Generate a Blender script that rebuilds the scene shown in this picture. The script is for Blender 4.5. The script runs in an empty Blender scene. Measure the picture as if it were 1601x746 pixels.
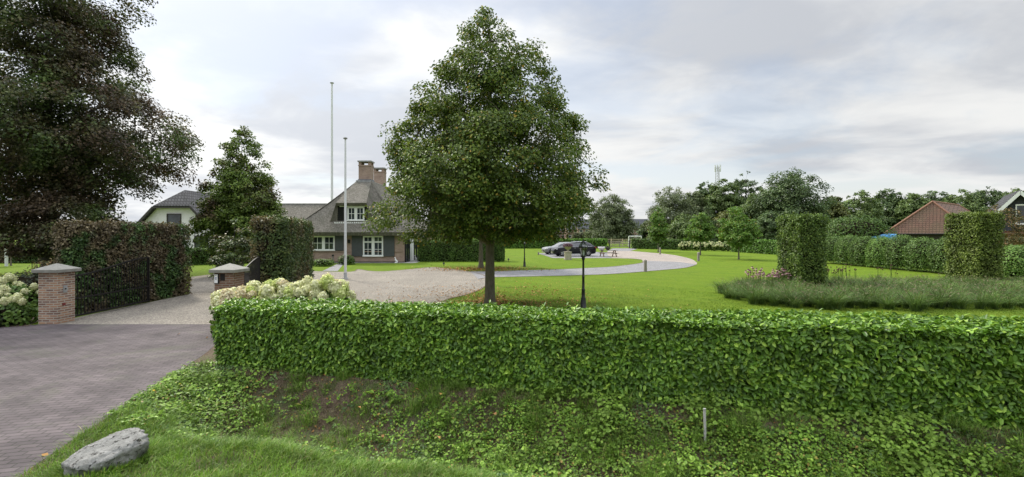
import bpy, math, random
import numpy as np
from mathutils import Vector

R = math.radians
S = bpy.context.scene
COL = S.collection
F = 734.0                       # focal length in photo pixels (photo 1601 px wide)
CAMZ = 2.5

# ------------------------------------------------------------------ camera, sky, sun, exposure
cam_data = bpy.data.cameras.new("camera")
cam = bpy.data.objects.new("camera", cam_data)
COL.objects.link(cam)
cam.location = (0, 0, CAMZ)
cam.rotation_euler = (R(90), 0, 0)
cam_data.sensor_width = 36.0
cam_data.lens = 36.0 * F / 1601.0
cam_data.shift_y = -7.0 / 1601.0
cam_data.clip_start = 0.05
cam_data.clip_end = 6000
S.camera = cam

SUN_AZ, SUN_EL = R(-42), R(44)            # ahead and to the left, behind thin cloud
sun_dir = Vector((math.sin(SUN_AZ) * math.cos(SUN_EL), math.cos(SUN_AZ) * math.cos(SUN_EL), math.sin(SUN_EL)))
sl = bpy.data.lights.new("sun", 'SUN')
sl.energy = 3.0
sl.angle = R(7)
sl.color = (1.0, 0.94, 0.82)
sun = bpy.data.objects.new("sun", sl)
COL.objects.link(sun)
sun.rotation_euler = sun_dir.to_track_quat('Z', 'Y').to_euler()

world = bpy.data.worlds.new("World")
S.world = world
world.use_nodes = True
wn, wl = world.node_tree.nodes, world.node_tree.links
wn.clear()


def wnode(t, **kw):
    n = wn.new(t)
    for k, v in kw.items():
        setattr(n, k, v)
    return n


def wmath(op, a, b=None, clamp=False):
    n = wnode('ShaderNodeMath', operation=op, use_clamp=clamp)
    for i, x in enumerate((a, b)):
        if x is None:
            continue
        if isinstance(x, (int, float)):
            n.inputs[i].default_value = x
        else:
            wl.new(x, n.inputs[i])
    return n.outputs[0]


w_out = wnode('ShaderNodeOutputWorld')
w_bg = wnode('ShaderNodeBackground')
w_bg.inputs[1].default_value = 0.1
w_sky = wnode('ShaderNodeTexSky', sky_type='NISHITA')
w_sky.sun_disc = False
w_sky.sun_elevation = SUN_EL
w_sky.sun_rotation = SUN_AZ
w_tc = wnode('ShaderNodeTexCoord')
w_sep = wnode('ShaderNodeSeparateXYZ')
wl.new(w_tc.outputs['Generated'], w_sep.inputs[0])
zc = wmath('MAXIMUM', w_sep.outputs[2], 0.0)
zz = wmath('ADD', zc, 0.16)
w_cmb = wnode('ShaderNodeCombineXYZ')
wl.new(wmath('DIVIDE', w_sep.outputs[0], zz), w_cmb.inputs[0])
wl.new(wmath('DIVIDE', w_sep.outputs[1], zz), w_cmb.inputs[1])


def wnoise(scale, detail, rough, dist, seed, stretch=1.0):
    mp = wnode('ShaderNodeMapping')
    mp.inputs['Location'].default_value = (seed, seed * 1.7, seed * 0.3)
    mp.inputs['Scale'].default_value = (stretch, 1, 1)
    wl.new(w_cmb.outputs[0], mp.inputs[0])
    n = wnode('ShaderNodeTexNoise')
    n.inputs['Scale'].default_value = scale
    n.inputs['Detail'].default_value = detail
    n.inputs['Roughness'].default_value = rough
    n.inputs['Distortion'].default_value = dist
    wl.new(mp.outputs[0], n.inputs['Vector'])
    return n.outputs[0]


def wrange(x, a, b, c, d):
    n = wnode('ShaderNodeMapRange', interpolation_type='SMOOTHSTEP')
    n.inputs[1].default_value, n.inputs[2].default_value = a, b
    n.inputs[3].default_value, n.inputs[4].default_value = c, d
    wl.new(x, n.inputs[0])
    return n.outputs[0]


def wmix(f, a, b):
    n = wnode('ShaderNodeMix', data_type='RGBA')
    if isinstance(f, (int, float)):
        n.inputs[0].default_value = f
    else:
        wl.new(f, n.inputs[0])
    for i, x in ((6, a), (7, b)):
        if isinstance(x, tuple):
            n.inputs[i].default_value = x
        else:
            wl.new(x, n.inputs[i])
    return n.outputs[2]


# sun glow through the thin cloud
w_dot = wnode('ShaderNodeVectorMath', operation='DOT_PRODUCT')
wl.new(w_tc.outputs['Generated'], w_dot.inputs[0])
w_dot.inputs[1].default_value = sun_dir
glow = wmath('POWER', wmath('MAXIMUM', w_dot.outputs['Value'], 0.0), 4.0)
n_big = wnoise(0.62, 6, 0.5, 0.35, 6.4, 0.75)
n_fine = wnoise(1.9, 8, 0.55, 0.4, 11.7, 0.8)
tone = wmath('ADD', wmath('MULTIPLY', n_big, 0.68), wmath('MULTIPLY', n_fine, 0.32))
# grey bellies to white edges
cloud_col = wmix(wrange(tone, 0.42, 0.585, 0.0, 1.0), (4.0, 4.18, 4.5, 1), (6.2, 6.22, 6.15, 1))
# overcast dome: zenith far brighter, boosted only above the view as added fill light
lift = wrange(zc, 0.46, 0.9, 1.0, 4.7)
lift = wmath('ADD', lift, wmath('MULTIPLY', glow, 0.72))
w_lift = wnode('ShaderNodeVectorMath', operation='SCALE')
wl.new(cloud_col, w_lift.inputs[0])
wl.new(lift, w_lift.inputs['Scale'])
n_gap = wnoise(0.85, 7, 0.55, 0.4, 29.3)
cover = wrange(n_gap, 0.37, 0.52, 0.66, 1.0)
final = wmix(cover, w_sky.outputs[0], w_lift.outputs[0])
wl.new(final, w_bg.inputs[0])
wl.new(w_bg.outputs[0], w_out.inputs[0])

S.view_settings.view_transform = 'Standard'
S.view_settings.look = 'None'
S.view_settings.exposure = 0.52
S.view_settings.gamma = 1.0
S.render.engine = 'CYCLES'
S.cycles.use_denoising = True
S.cycles.max_bounces = 6
S.cycles.diffuse_bounces = 4
S.cycles.transparent_max_bounces = 8

# ------------------------------------------------------------------ helpers


def at(px, Y):
    """world X of a photo column at a distance Y from the camera"""
    return (px - 800.5) / F * Y


def dist(py, z=0.0):
    """distance of a point of height z seen on photo row py"""
    return (CAMZ - z) * F / (py - 366.0)


def gp(px, py, z=0.0):
    Y = dist(py, z)
    return (at(px, Y), Y)


def tag(o, label=None, cat=None, group=None, kind=None):
    if label:
        o['label'] = label
    if cat:
        o['category'] = cat
    if group:
        o['group'] = group
    if kind:
        o['kind'] = kind
    return o


def thing(name, label, cat, loc=(0, 0, 0), rz=0.0, group=None):
    o = bpy.data.objects.new(name, None)
    o.empty_display_size = 0.2
    COL.objects.link(o)
    o.location = loc
    o.rotation_euler = (0, 0, rz)
    return tag(o, label, cat, group)


def dup(o, loc=None, rz=None, label=None, scale=None, parent=None):
    c = o.copy()
    COL.objects.link(c)
    if parent is not None:
        c.parent = parent
    if loc is not None:
        c.location = loc
    if rz is not None:
        c.rotation_euler = (0, 0, rz)
    if scale is not None:
        c.scale = scale if isinstance(scale, tuple) else (scale,) * 3
    if label:
        c['label'] = label
    for ch in list(o.children):
        dup(ch, parent=c)
    return c


def link(name, me, parent=None, loc=(0, 0, 0)):
    o = bpy.data.objects.new(name, me)
    COL.objects.link(o)
    o.location = loc
    if parent is not None:
        o.parent = parent
    return o


def mesh_np(name, V, groups, mats, smooth=False):
    """V (n,3); groups: list of (faces (m,k) int array, material index)"""
    me = bpy.data.meshes.new(name)
    V = np.asarray(V, dtype=np.float32)
    me.vertices.add(len(V))
    me.vertices.foreach_set('co', V.ravel())
    loops = np.concatenate([g[0].ravel() for g in groups]).astype(np.int32)
    tot = np.concatenate([np.full(len(g[0]), g[0].shape[1], np.int32) for g in groups])
    mi = np.concatenate([np.full(len(g[0]), g[1], np.int32) for g in groups])
    start = np.concatenate([[0], np.cumsum(tot)[:-1]]).astype(np.int32)
    me.loops.add(len(loops))
    me.loops.foreach_set('vertex_index', loops)
    me.polygons.add(len(tot))
    me.polygons.foreach_set('loop_start', start)
    me.polygons.foreach_set('material_index', mi)
    if smooth:
        me.polygons.foreach_set('use_smooth', np.ones(len(tot), dtype=bool))
    for m in mats:
        me.materials.append(m)
    me.update(calc_edges=True)
    return me


class MB:
    """collects shapes, then builds ONE mesh"""

    def __init__(s):
        s.v, s.f, s.m, s.sm = [], [], [], []

    def add(s, vs, fs, mi=0, smooth=False):
        b = len(s.v)
        s.v += [tuple(v) for v in vs]
        for f in fs:
            s.f.append(tuple(i + b for i in f))
            s.m.append(mi)
            s.sm.append(smooth)
        return s

    def box(s, lo, hi, mi=0, rz=0.0, about=None):
        x0, y0, z0 = lo
        x1, y1, z1 = hi
        vs = [(x0, y0, z0), (x1, y0, z0), (x1, y1, z0), (x0, y1, z0), (x0, y0, z1), (x1, y0, z1), (x1, y1, z1), (x0, y1, z1)]
        if rz:
            cx, cy = about if about else ((x0 + x1) / 2, (y0 + y1) / 2)
            c, n = math.cos(rz), math.sin(rz)
            vs = [(cx + (x - cx) * c - (y - cy) * n, cy + (x - cx) * n + (y - cy) * c, z) for x, y, z in vs]
        return s.add(vs, [(0, 3, 2, 1), (4, 5, 6, 7), (0, 1, 5, 4), (1, 2, 6, 5), (2, 3, 7, 6), (3, 0, 4, 7)], mi)

    def bar(s, a, b, w, h, mi=0):
        """rectangular bar from a to b"""
        a, b = Vector(a), Vector(b)
        d = (b - a).normalized()
        side = d.cross(Vector((0, 0, 1)))
        if side.length < 1e-4:
            side = Vector((1, 0, 0))
        side.normalize()
        up = side.cross(d)
        vs = []
        for p in (a, b):
            for q, r in ((-1, -1), (1, -1), (1, 1), (-1, 1)):
                vs.append(p + side * (q * w / 2) + up * (r * h / 2))
        return s.add(vs, [(3, 2, 1, 0), (4, 5, 6, 7), (0, 1, 5, 4), (1, 2, 6, 5), (2, 3, 7, 6), (3, 0, 4, 7)], mi)

    def tube(s, path, rad, n=8, mi=0, smooth=True):
        path = [Vector(p) for p in path]
        if not isinstance(rad, (list, tuple)):
            rad = [rad] * len(path)
        vs, fs = [], []
        prev = None
        for i, p in enumerate(path):
            d = (path[min(i + 1, len(path) - 1)] - path[max(i - 1, 0)])
            d = d.normalized() if d.length > 1e-9 else Vector((0, 0, 1))
            if prev is None:
                prev = d.orthogonal().normalized()
            x = (prev - d * prev.dot(d))
            x = x.normalized() if x.length > 1e-6 else d.orthogonal().normalized()
            prev = x
            y = d.cross(x)
            for k in range(n):
                a = 2 * math.pi * k / n
                vs.append(p + (x * math.cos(a) + y * math.sin(a)) * rad[i])
        for i in range(len(path) - 1):
            for k in range(n):
                k2 = (k + 1) % n
                fs.append((i * n + k, i * n + k2, (i + 1) * n + k2, (i + 1) * n + k))
        s.add(vs, fs, mi, smooth)
        b = len(path) - 1
        s.add([vs[k] for k in range(n)], [tuple(reversed(range(n)))], mi)
        s.add([vs[b * n + k] for k in range(n)], [tuple(range(n))], mi)
        return s

    def lathe(s, prof, n=16, c=(0, 0, 0), mi=0, smooth=True):
        vs, fs = [], []
        for r, z in prof:
            for k in range(n):
                a = 2 * math.pi * k / n
                vs.append((c[0] + r * math.cos(a), c[1] + r * math.sin(a), c[2] + z))
        for i in range(len(prof) - 1):
            for k in range(n):
                k2 = (k + 1) % n
                fs.append((i * n + k, i * n + k2, (i + 1) * n + k2, (i + 1) * n + k))
        s.add(vs, fs, mi, smooth)
        m = len(prof) - 1
        s.add([vs[k] for k in range(n)], [tuple(reversed(range(n)))], mi)
        s.add([vs[m * n + k] for k in range(n)], [tuple(range(n))], mi)
        return s

    def prism(s, poly, z0, z1, mi=0):
        n = len(poly)
        vs = [(x, y, z0) for x, y in poly] + [(x, y, z1) for x, y in poly]
        fs = [tuple(reversed(range(n))), tuple(range(n, 2 * n))]
        fs += [(i, (i + 1) % n, n + (i + 1) % n, n + i) for i in range(n)]
        return s.add(vs, fs, mi)

    def slab(s, quad, t, mi=0):
        """thick sheet: polygon in 3-D pushed by t along minus its normal"""
        q = [Vector(p) for p in quad]
        nrm = (q[1] - q[0]).cross(q[2] - q[0]).normalized()
        n = len(q)
        vs = q + [p - nrm * t for p in q]
        fs = [tuple(range(n)), tuple(reversed(range(n, 2 * n)))]
        fs += [(i, n + i, n + (i + 1) % n, (i + 1) % n) for i in range(n)]
        return s.add(vs, fs, mi)

    def build(s, name, mats, parent=None, origin=(0, 0, 0), bevel=0.0, loc=(0, 0, 0), seg=2):
        if not isinstance(mats, (list, tuple)):
            mats = [mats]
        me = bpy.data.meshes.new(name)
        ox, oy, oz = origin
        me.from_pydata([(x - ox, y - oy, z - oz) for x, y, z in s.v], [], s.f)
        for m in mats:
            me.materials.append(m)
        me.polygons.foreach_set('material_index', s.m)
        me.polygons.foreach_set('use_smooth', s.sm)
        me.update()
        o = link(name, me, parent, loc)
        if bevel:
            b = o.modifiers.new('bevel', 'BEVEL')
            b.width = bevel
            b.segments = seg
            b.limit_method = 'ANGLE'
            b.angle_limit = R(35)
        return o


# ------------------------------------------------------------------ materials


def new_mat(name):
    m = bpy.data.materials.new(name)
    m.use_nodes = True
    n = m.node_tree.nodes
    n.clear()
    out = n.new('ShaderNodeOutputMaterial')
    b = n.new('ShaderNodeBsdfPrincipled')
    m.node_tree.links.new(b.outputs[0], out.inputs[0])
    return m, m.node_tree, b, out


def nd(t, kind, **kw):
    n = t.nodes.new(kind)
    for k, v in kw.items():
        setattr(n, k, v)
    return n


def ramp(t, src, stops, interp='LINEAR'):
    r = nd(t, 'ShaderNodeValToRGB')
    r.color_ramp.interpolation = interp
    e = r.color_ramp.elements
    while len(e) > 1:
        e.remove(e[-1])
    e[0].position, e[0].color = stops[0][0], (*stops[0][1], 1)
    for p, c in stops[1:]:
        x = e.new(p)
        x.color = (*c, 1)
    t.links.new(src, r.inputs[0])
    return r.outputs[0]


def mixc(t, f, a, b, mode='MIX'):
    n = nd(t, 'ShaderNodeMix', data_type='RGBA', blend_type=mode)
    for i, x in ((0, f), (6, a), (7, b)):
        if isinstance(x, (int, float)):
            n.inputs[i].default_value = x
        elif isinstance(x, tuple):
            n.inputs[i].default_value = (*x, 1) if len(x) == 3 else x
        else:
            t.links.new(x, n.inputs[i])
    return n.outputs[2]


def coords(t, which='Object', scale=(1, 1, 1), rot=(0, 0, 0), loc=(0, 0, 0)):
    c = nd(t, 'ShaderNodeTexCoord')
    m = nd(t, 'ShaderNodeMapping')
    m.inputs['Scale'].default_value = scale
    m.inputs['Rotation'].default_value = rot
    m.inputs['Location'].default_value = loc
    t.links.new(c.outputs[which], m.inputs[0])
    return m.outputs[0]


def noise(t, vec, scale, detail=4, rough=0.5, dist=0.0):
    n = nd(t, 'ShaderNodeTexNoise')
    n.inputs['Scale'].default_value = scale
    n.inputs['Detail'].default_value = detail
    n.inputs['Roughness'].default_value = rough
    n.inputs['Distortion'].default_value = dist
    t.links.new(vec, n.inputs['Vector'])
    return n.outputs[0]


def bump(t, b, h, strength=0.3, dist=0.02):
    n = nd(t, 'ShaderNodeBump')
    n.inputs['Strength'].default_value = strength
    n.inputs['Distance'].default_value = dist
    t.links.new(h, n.inputs['Height'])
    t.links.new(n.outputs[0], b.inputs['Normal'])


def plain(name, col, rough=0.6, metal=0.0, spec=0.4, var=0.12, vscale=6.0, bmp=0.0, col2=None):
    m, t, b, o = new_mat(name)
    v = coords(t)
    n = noise(t, v, vscale, 5, 0.6)
    lo = col2 if col2 else tuple(c * (1 - var) for c in col)
    hi = col if col2 else tuple(min(1, c * (1 + var)) for c in col)
    t.links.new(ramp(t, n, [(0.35, lo), (0.65, hi)]), b.inputs['Base Color'])
    b.inputs['Roughness'].default_value = rough
    b.inputs['Metallic'].default_value = metal
    b.inputs['Specular IOR Level'].default_value = spec
    if bmp:
        bump(t, b, noise(t, v, vscale * 6, 4, 0.6), bmp, 0.01)
    return m


def leafmat(name, stops, patch=None, pscale=1.2, plo=0.45, phi=0.6, rough=0.5, trans=0.25, spec=0.22, wave=0.35, objrand=0.0):
    """leaf by leaf variation (random per island) plus patches of another leaf colour"""
    m, t, b, out = new_mat(name)
    g = nd(t, 'ShaderNodeNewGeometry')
    col = ramp(t, g.outputs['Random Per Island'], stops)
    v = coords(t)
    if patch:
        col2 = ramp(t, g.outputs['Random Per Island'], patch)
        n = noise(t, v, pscale, 3, 0.6)
        mr = nd(t, 'ShaderNodeMapRange')
        mr.inputs[1].default_value, mr.inputs[2].default_value = plo, phi
        t.links.new(n, mr.inputs[0])
        col = mixc(t, mr.outputs[0], col, col2)
    if wave:
        n2 = noise(t, v, pscale * 2.3, 2, 0.5)
        k = nd(t, 'ShaderNodeMapRange')
        k.inputs[1].default_value, k.inputs[2].default_value = 0.3, 0.7
        k.inputs[3].default_value, k.inputs[4].default_value = 1 - wave, 1 + wave
        t.links.new(n2, k.inputs[0])
        s = nd(t, 'ShaderNodeVectorMath', operation='SCALE')
        t.links.new(col, s.inputs[0])
        t.links.new(k.outputs[0], s.inputs['Scale'])
        col = s.outputs[0]
    if objrand:
        oi = nd(t, 'ShaderNodeObjectInfo')
        k = nd(t, 'ShaderNodeMapRange')
        k.inputs[3].default_value, k.inputs[4].default_value = 1 - objrand, 1 + objrand
        t.links.new(oi.outputs['Random'], k.inputs[0])
        s = nd(t, 'ShaderNodeVectorMath', operation='SCALE')
        t.links.new(col, s.inputs[0])
        t.links.new(k.outputs[0], s.inputs['Scale'])
        col = s.outputs[0]
    t.links.new(col, b.inputs['Base Color'])
    b.inputs['Roughness'].default_value = rough
    b.inputs['Specular IOR Level'].default_value = spec
    tr = nd(t, 'ShaderNodeBsdfTranslucent')
    tc = mixc(t, 0.35, col, (1.0, 1.0, 0.25), 'MULTIPLY')
    t.links.new(tc, tr.inputs[0])
    mx = nd(t, 'ShaderNodeMixShader')
    mx.inputs[0].default_value = trans
    t.links.new(b.outputs[0], mx.inputs[1])
    t.links.new(tr.outputs[0], mx.inputs[2])
    t.links.new(mx.outputs[0], out.inputs[0])
    return m


def brickmat(name, c1, c2, mortar, bw=0.21, bh=0.065, mj=0.011, flat=False, rot=0.0, rough=0.85, bmp=0.5, stain=None, sat=0.25, extra=None):
    m, t, b, o = new_mat(name)
    if flat:
        vec = coords(t, rot=(0, 0, rot))
    else:
        c = nd(t, 'ShaderNodeTexCoord')
        s = nd(t, 'ShaderNodeSeparateXYZ')
        t.links.new(c.outputs['Object'], s.inputs[0])
        a = nd(t, 'ShaderNodeMath', operation='ADD')
        t.links.new(s.outputs[0], a.inputs[0])
        t.links.new(s.outputs[1], a.inputs[1])
        k = nd(t, 'ShaderNodeCombineXYZ')
        t.links.new(a.outputs[0], k.inputs[0])
        t.links.new(s.outputs[2], k.inputs[1])
        vec = k.outputs[0]
    br = nd(t, 'ShaderNodeTexBrick')
    br.inputs['Scale'].default_value = 1.0
    br.inputs['Brick Width'].default_value = bw
    br.inputs['Row Height'].default_value = bh
    br.inputs['Mortar Size'].default_value = mj
    br.inputs['Mortar Smooth'].default_value = 0.2
    br.inputs['Bias'].default_value = 0.0
    br.inputs['Color1'].default_value = (*c1, 1)
    br.inputs['Color2'].default_value = (*c2, 1)
    br.inputs['Mortar'].default_value = (*mortar, 1)
    t.links.new(vec, br.inputs['Vector'])
    n = noise(t, vec, 1.3, 6, 0.65)
    nf = noise(t, vec, 40, 3, 0.6)
    k1 = nd(t, 'ShaderNodeMapRange')
    k1.inputs[1].default_value, k1.inputs[2].default_value = 0.25, 0.75
    k1.inputs[3].default_value, k1.inputs[4].default_value = 1 - sat, 1 + sat
    t.links.new(n, k1.inputs[0])
    s1 = nd(t, 'ShaderNodeVectorMath', operation='SCALE')
    t.links.new(br.outputs[0], s1.inputs[0])
    t.links.new(k1.outputs[0], s1.inputs['Scale'])
    col = s1.outputs[0]
    if stain:
        n3 = noise(t, vec, 0.55, 7, 0.7, 0.5)
        mr = nd(t, 'ShaderNodeMapRange')
        mr.inputs[1].default_value, mr.inputs[2].default_value = 0.52, 0.72
        mr.inputs[4].default_value = 0.7
        t.links.new(n3, mr.inputs[0])
        col = mixc(t, mr.outputs[0], col, stain)
    t.links.new(col, b.inputs['Base Color'])
    b.inputs['Roughness'].default_value = rough
    b.inputs['Specular IOR Level'].default_value = 0.25
    ad = nd(t, 'ShaderNodeMath', operation='MULTIPLY_ADD')
    t.links.new(br.outputs['Fac'], ad.inputs[0])
    ad.inputs[1].default_value = -1.0
    t.links.new(nf, ad.inputs[2])
    bump(t, b, ad.outputs[0], bmp, 0.008)
    return m


def glassmat(name, col=(0.02, 0.025, 0.03), rough=0.05):
    m, t, b, o = new_mat(name)
    v = coords(t)
    t.links.new(ramp(t, noise(t, v, 1.5, 2), [(0.4, col), (0.6, tuple(c * 2.2 for c in col))]), b.inputs['Base Color'])
    b.inputs['Roughness'].default_value = rough
    b.inputs['Specular IOR Level'].default_value = 0.8
    return m


M = {}
M['lamp_black'] = plain('lamp_black', (0.012, 0.013, 0.013), 0.38, 0, 0.5)
M['iron'] = plain('iron', (0.016, 0.014, 0.013), 0.6, 0.3)
M['white'] = plain('white_paint', (0.78, 0.79, 0.78), 0.45, var=0.04)
M['pole_white'] = plain('pole_white', (0.66, 0.67, 0.68), 0.4, var=0.05)
M['stone'] = plain('grey_stone', (0.30, 0.30, 0.29), 0.85, var=0.2, vscale=9, bmp=0.3)
M['cap_stone'] = plain('cap_stone', (0.22, 0.215, 0.19), 0.85, var=0.15, vscale=7, bmp=0.2)
M['sandstone'] = plain('sandstone', (0.36, 0.33, 0.25), 0.9, var=0.15, vscale=8, bmp=0.3)
M['wood_grey'] = plain('weathered_wood', (0.23, 0.21, 0.18), 0.85, var=0.25, vscale=14, bmp=0.3)
M['post_pale'] = plain('pale_post', (0.42, 0.41, 0.39), 0.85, var=0.2, vscale=14)
M['wood_pale'] = plain('pale_wood', (0.50, 0.42, 0.29), 0.8, var=0.2, vscale=9)
M['wood_brown'] = plain('brown_wood', (0.16, 0.09, 0.05), 0.75, var=0.25, vscale=9)
M['dark_wood'] = plain('dark_wood', (0.05, 0.045, 0.042), 0.7, var=0.25, vscale=9)
M['plaster'] = plain('white_plaster', (0.76, 0.73, 0.77), 0.8, var=0.05, vscale=1.5)
M['grey_paint'] = plain('shutter_grey', (0.07, 0.078, 0.08), 0.6, var=0.1)
M['glass'] = glassmat('window_glass')
M['black'] = plain('black_paint', (0.012, 0.012, 0.014), 0.4)
M['rubber'] = plain('rubber', (0.018, 0.018, 0.018), 0.8)
M['alloy'] = plain('alloy', (0.55, 0.56, 0.58), 0.3, 0.8)
M['blue_tarp'] = plain('blue_tarp', (0.08, 0.30, 0.62), 0.5)
M['lead'] = plain('lead', (0.14, 0.15, 0.17), 0.6)
M['brick_house'] = brickmat('house_brick', (0.26, 0.155, 0.115), (0.36, 0.24, 0.185), (0.34, 0.30, 0.26), sat=0.25)
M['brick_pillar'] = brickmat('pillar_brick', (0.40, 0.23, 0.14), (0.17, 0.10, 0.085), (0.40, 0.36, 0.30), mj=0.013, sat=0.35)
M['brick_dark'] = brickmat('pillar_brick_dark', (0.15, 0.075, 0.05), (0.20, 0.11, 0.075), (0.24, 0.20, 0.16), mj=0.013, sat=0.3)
M['brick_far'] = brickmat('far_brick', (0.20, 0.12, 0.10), (0.25, 0.15, 0.12), (0.25, 0.2, 0.18))
M['brick_orange'] = brickmat('orange_brick', (0.33, 0.14, 0.07), (0.40, 0.18, 0.09), (0.3, 0.25, 0.2))
M['slate'] = brickmat('slate_cladding', (0.035, 0.04, 0.05), (0.055, 0.06, 0.072), (0.02, 0.02, 0.025), 0.35, 0.2, 0.012)
M['roof_dark'] = brickmat('dark_roof_tiles', (0.055, 0.056, 0.06), (0.08, 0.08, 0.085), (0.02, 0.02, 0.022), 0.3, 0.3, 0.04, sat=0.2)
M['roof_slate'] = brickmat('grey_roof_tiles', (0.07, 0.075, 0.09), (0.09, 0.095, 0.11), (0.04, 0.04, 0.05), 0.3, 0.3, 0.03)
M['roof_red'] = brickmat('red_roof_tiles', (0.23, 0.105, 0.07), (0.185, 0.09, 0.062), (0.07, 0.035, 0.026), 0.3, 0.24, 0.035, sat=0.3, stain=(0.12, 0.09, 0.05))
M['pavers'] = brickmat('driveway_pavers', (0.074, 0.061, 0.065), (0.102, 0.083, 0.087), (0.04, 0.038, 0.033), 0.21, 0.105, 0.008, flat=True, rot=R(-13), stain=(0.085, 0.09, 0.06), sat=0.5, bmp=0.7)
M['pavers_grey'] = brickmat('grey_pavers', (0.18, 0.178, 0.183), (0.235, 0.23, 0.235), (0.10, 0.10, 0.10), 0.21, 0.105, 0.01, flat=True, rot=R(20), sat=0.2)
M['slabs'] = brickmat('terrace_slabs', (0.30, 0.29, 0.27), (0.35, 0.34, 0.32), (0.15, 0.15, 0.14), 0.6, 0.6, 0.012, flat=True)


def mat_bark(name, c1, c2, moss=None):
    m, t, b, o = new_mat(name)
    v = coords(t, scale=(1, 1, 0.35))
    n = noise(t, v, 14, 6, 0.65)
    col = ramp(t, n, [(0.3, c1), (0.7, c2)])
    if moss:
        n2 = noise(t, coords(t), 5, 5, 0.7)
        col = mixc(t, ramp(t, n2, [(0.5, (0, 0, 0)), (0.62, (1, 1, 1))]), col, moss)
    t.links.new(col, b.inputs['Base Color'])
    b.inputs['Roughness'].default_value = 0.9
    bump(t, b, n, 0.7, 0.03)
    return m


M['bark'] = mat_bark('bark', (0.085, 0.072, 0.055), (0.19, 0.165, 0.125), (0.13, 0.14, 0.07))
M['bark_dark'] = mat_bark('bark_dark', (0.025, 0.022, 0.02), (0.07, 0.06, 0.05))


def mat_thatch():
    m, t, b, o = new_mat('thatch')
    v = coords(t, scale=(1, 1, 0.22))
    n = noise(t, v, 7, 7, 0.75)
    big = noise(t, coords(t), 1.1, 6, 0.7)
    col = ramp(t, n, [(0.28, (0.085, 0.078, 0.067)), (0.5, (0.175, 0.162, 0.138)), (0.75, (0.29, 0.27, 0.235))])
    col = mixc(t, ramp(t, big, [(0.45, (0, 0, 0)), (0.7, (0.6, 0.6, 0.6))]), col, (0.085, 0.088, 0.065))
    t.links.new(col, b.inputs['Base Color'])
    b.inputs['Roughness'].default_value = 1.0
    b.inputs['Specular IOR Level'].default_value = 0.1
    bump(t, b, n, 1.0, 0.14)
    return m


M['thatch'] = mat_thatch()


def mat_gravel(name, stops, scale=38):
    m, t, b, o = new_mat(name)
    v = coords(t)
    vo = nd(t, 'ShaderNodeTexVoronoi')
    vo.inputs['Scale'].default_value = scale
    t.links.new(v, vo.inputs['Vector'])
    sp = nd(t, 'ShaderNodeSeparateColor')
    t.links.new(vo.outputs['Color'], sp.inputs[0])
    col = ramp(t, sp.outputs[0], stops)
    n = noise(t, v, 0.5, 7, 0.65)
    col = mixc(t, 1.0, col, ramp(t, n, [(0.3, (0.78, 0.77, 0.75)), (0.7, (1.12, 1.1, 1.08))]), 'MULTIPLY')
    t.links.new(col, b.inputs['Base Color'])
    b.inputs['Roughness'].default_value = 0.9
    bump(t, b, vo.outputs['Distance'], 0.8, 0.03)
    return m


M['gravel'] = mat_gravel('gravel', [(0.0, (0.11, 0.098, 0.08)), (0.5, (0.205, 0.183, 0.152)), (1.0, (0.33, 0.30, 0.255))], 36)
M['gravel_pink'] = mat_gravel('pale_gravel', [(0.0, (0.20, 0.17, 0.15)), (0.5, (0.27, 0.235, 0.205)), (1.0, (0.35, 0.31, 0.275))], 20)


def mat_lawn():
    m, t, b, o = new_mat('lawn_grass')
    v = coords(t)
    fine = noise(t, coords(t, rot=(0, 0, 0.35), scale=(1, 0.6, 1)), 9, 8, 0.8)
    mid = noise(t, v, 1.6, 6, 0.65)
    big = noise(t, v, 0.16, 4, 0.6)
    col = ramp(t, fine, [(0.28, (0.05, 0.088, 0.008)), (0.5, (0.098, 0.155, 0.015)), (0.74, (0.17, 0.23, 0.018))])
    col = mixc(t, ramp(t, mid, [(0.40, (0, 0, 0)), (0.66, (0.6, 0.6, 0.6))]), col, (0.14, 0.18, 0.024))
    clov = noise(t, v, 0.7, 7, 0.72, 0.6)
    col = mixc(t, ramp(t, clov, [(0.50, (0, 0, 0)), (0.64, (0.5, 0.5, 0.5))]), col, (0.062, 0.118, 0.016))
    col = mixc(t, ramp(t, big, [(0.42, (0, 0, 0)), (0.66, (0.45, 0.45, 0.45))]), col, (0.105, 0.178, 0.012))
    # mower tracks: broad arcs round the far turn of the drive
    w = nd(t, 'ShaderNodeTexWave', wave_type='RINGS', rings_direction='Z')
    t.links.new(coords(t, loc=(-20, -46, 0)), w.inputs['Vector'])
    w.inputs['Scale'].default_value = 0.16
    w.inputs['Distortion'].default_value = 0.8
    w.inputs['Detail'].default_value = 2
    col = mixc(t, 1.0, col, ramp(t, w.outputs[0], [(0.25, (0.965, 0.97, 0.96)), (0.75, (1.03, 1.02, 1.02))]), 'MULTIPLY')
    t.links.new(col, b.inputs['Base Color'])
    b.inputs['Roughness'].default_value = 0.85
    b.inputs['Specular IOR Level'].default_value = 0.04
    ad = nd(t, 'ShaderNodeMath', operation='ADD')
    t.links.new(fine, ad.inputs[0])
    t.links.new(mid, ad.inputs[1])
    bump(t, b, ad.outputs[0], 1.0, 0.07)
    return m


M['lawn'] = mat_lawn()


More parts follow.
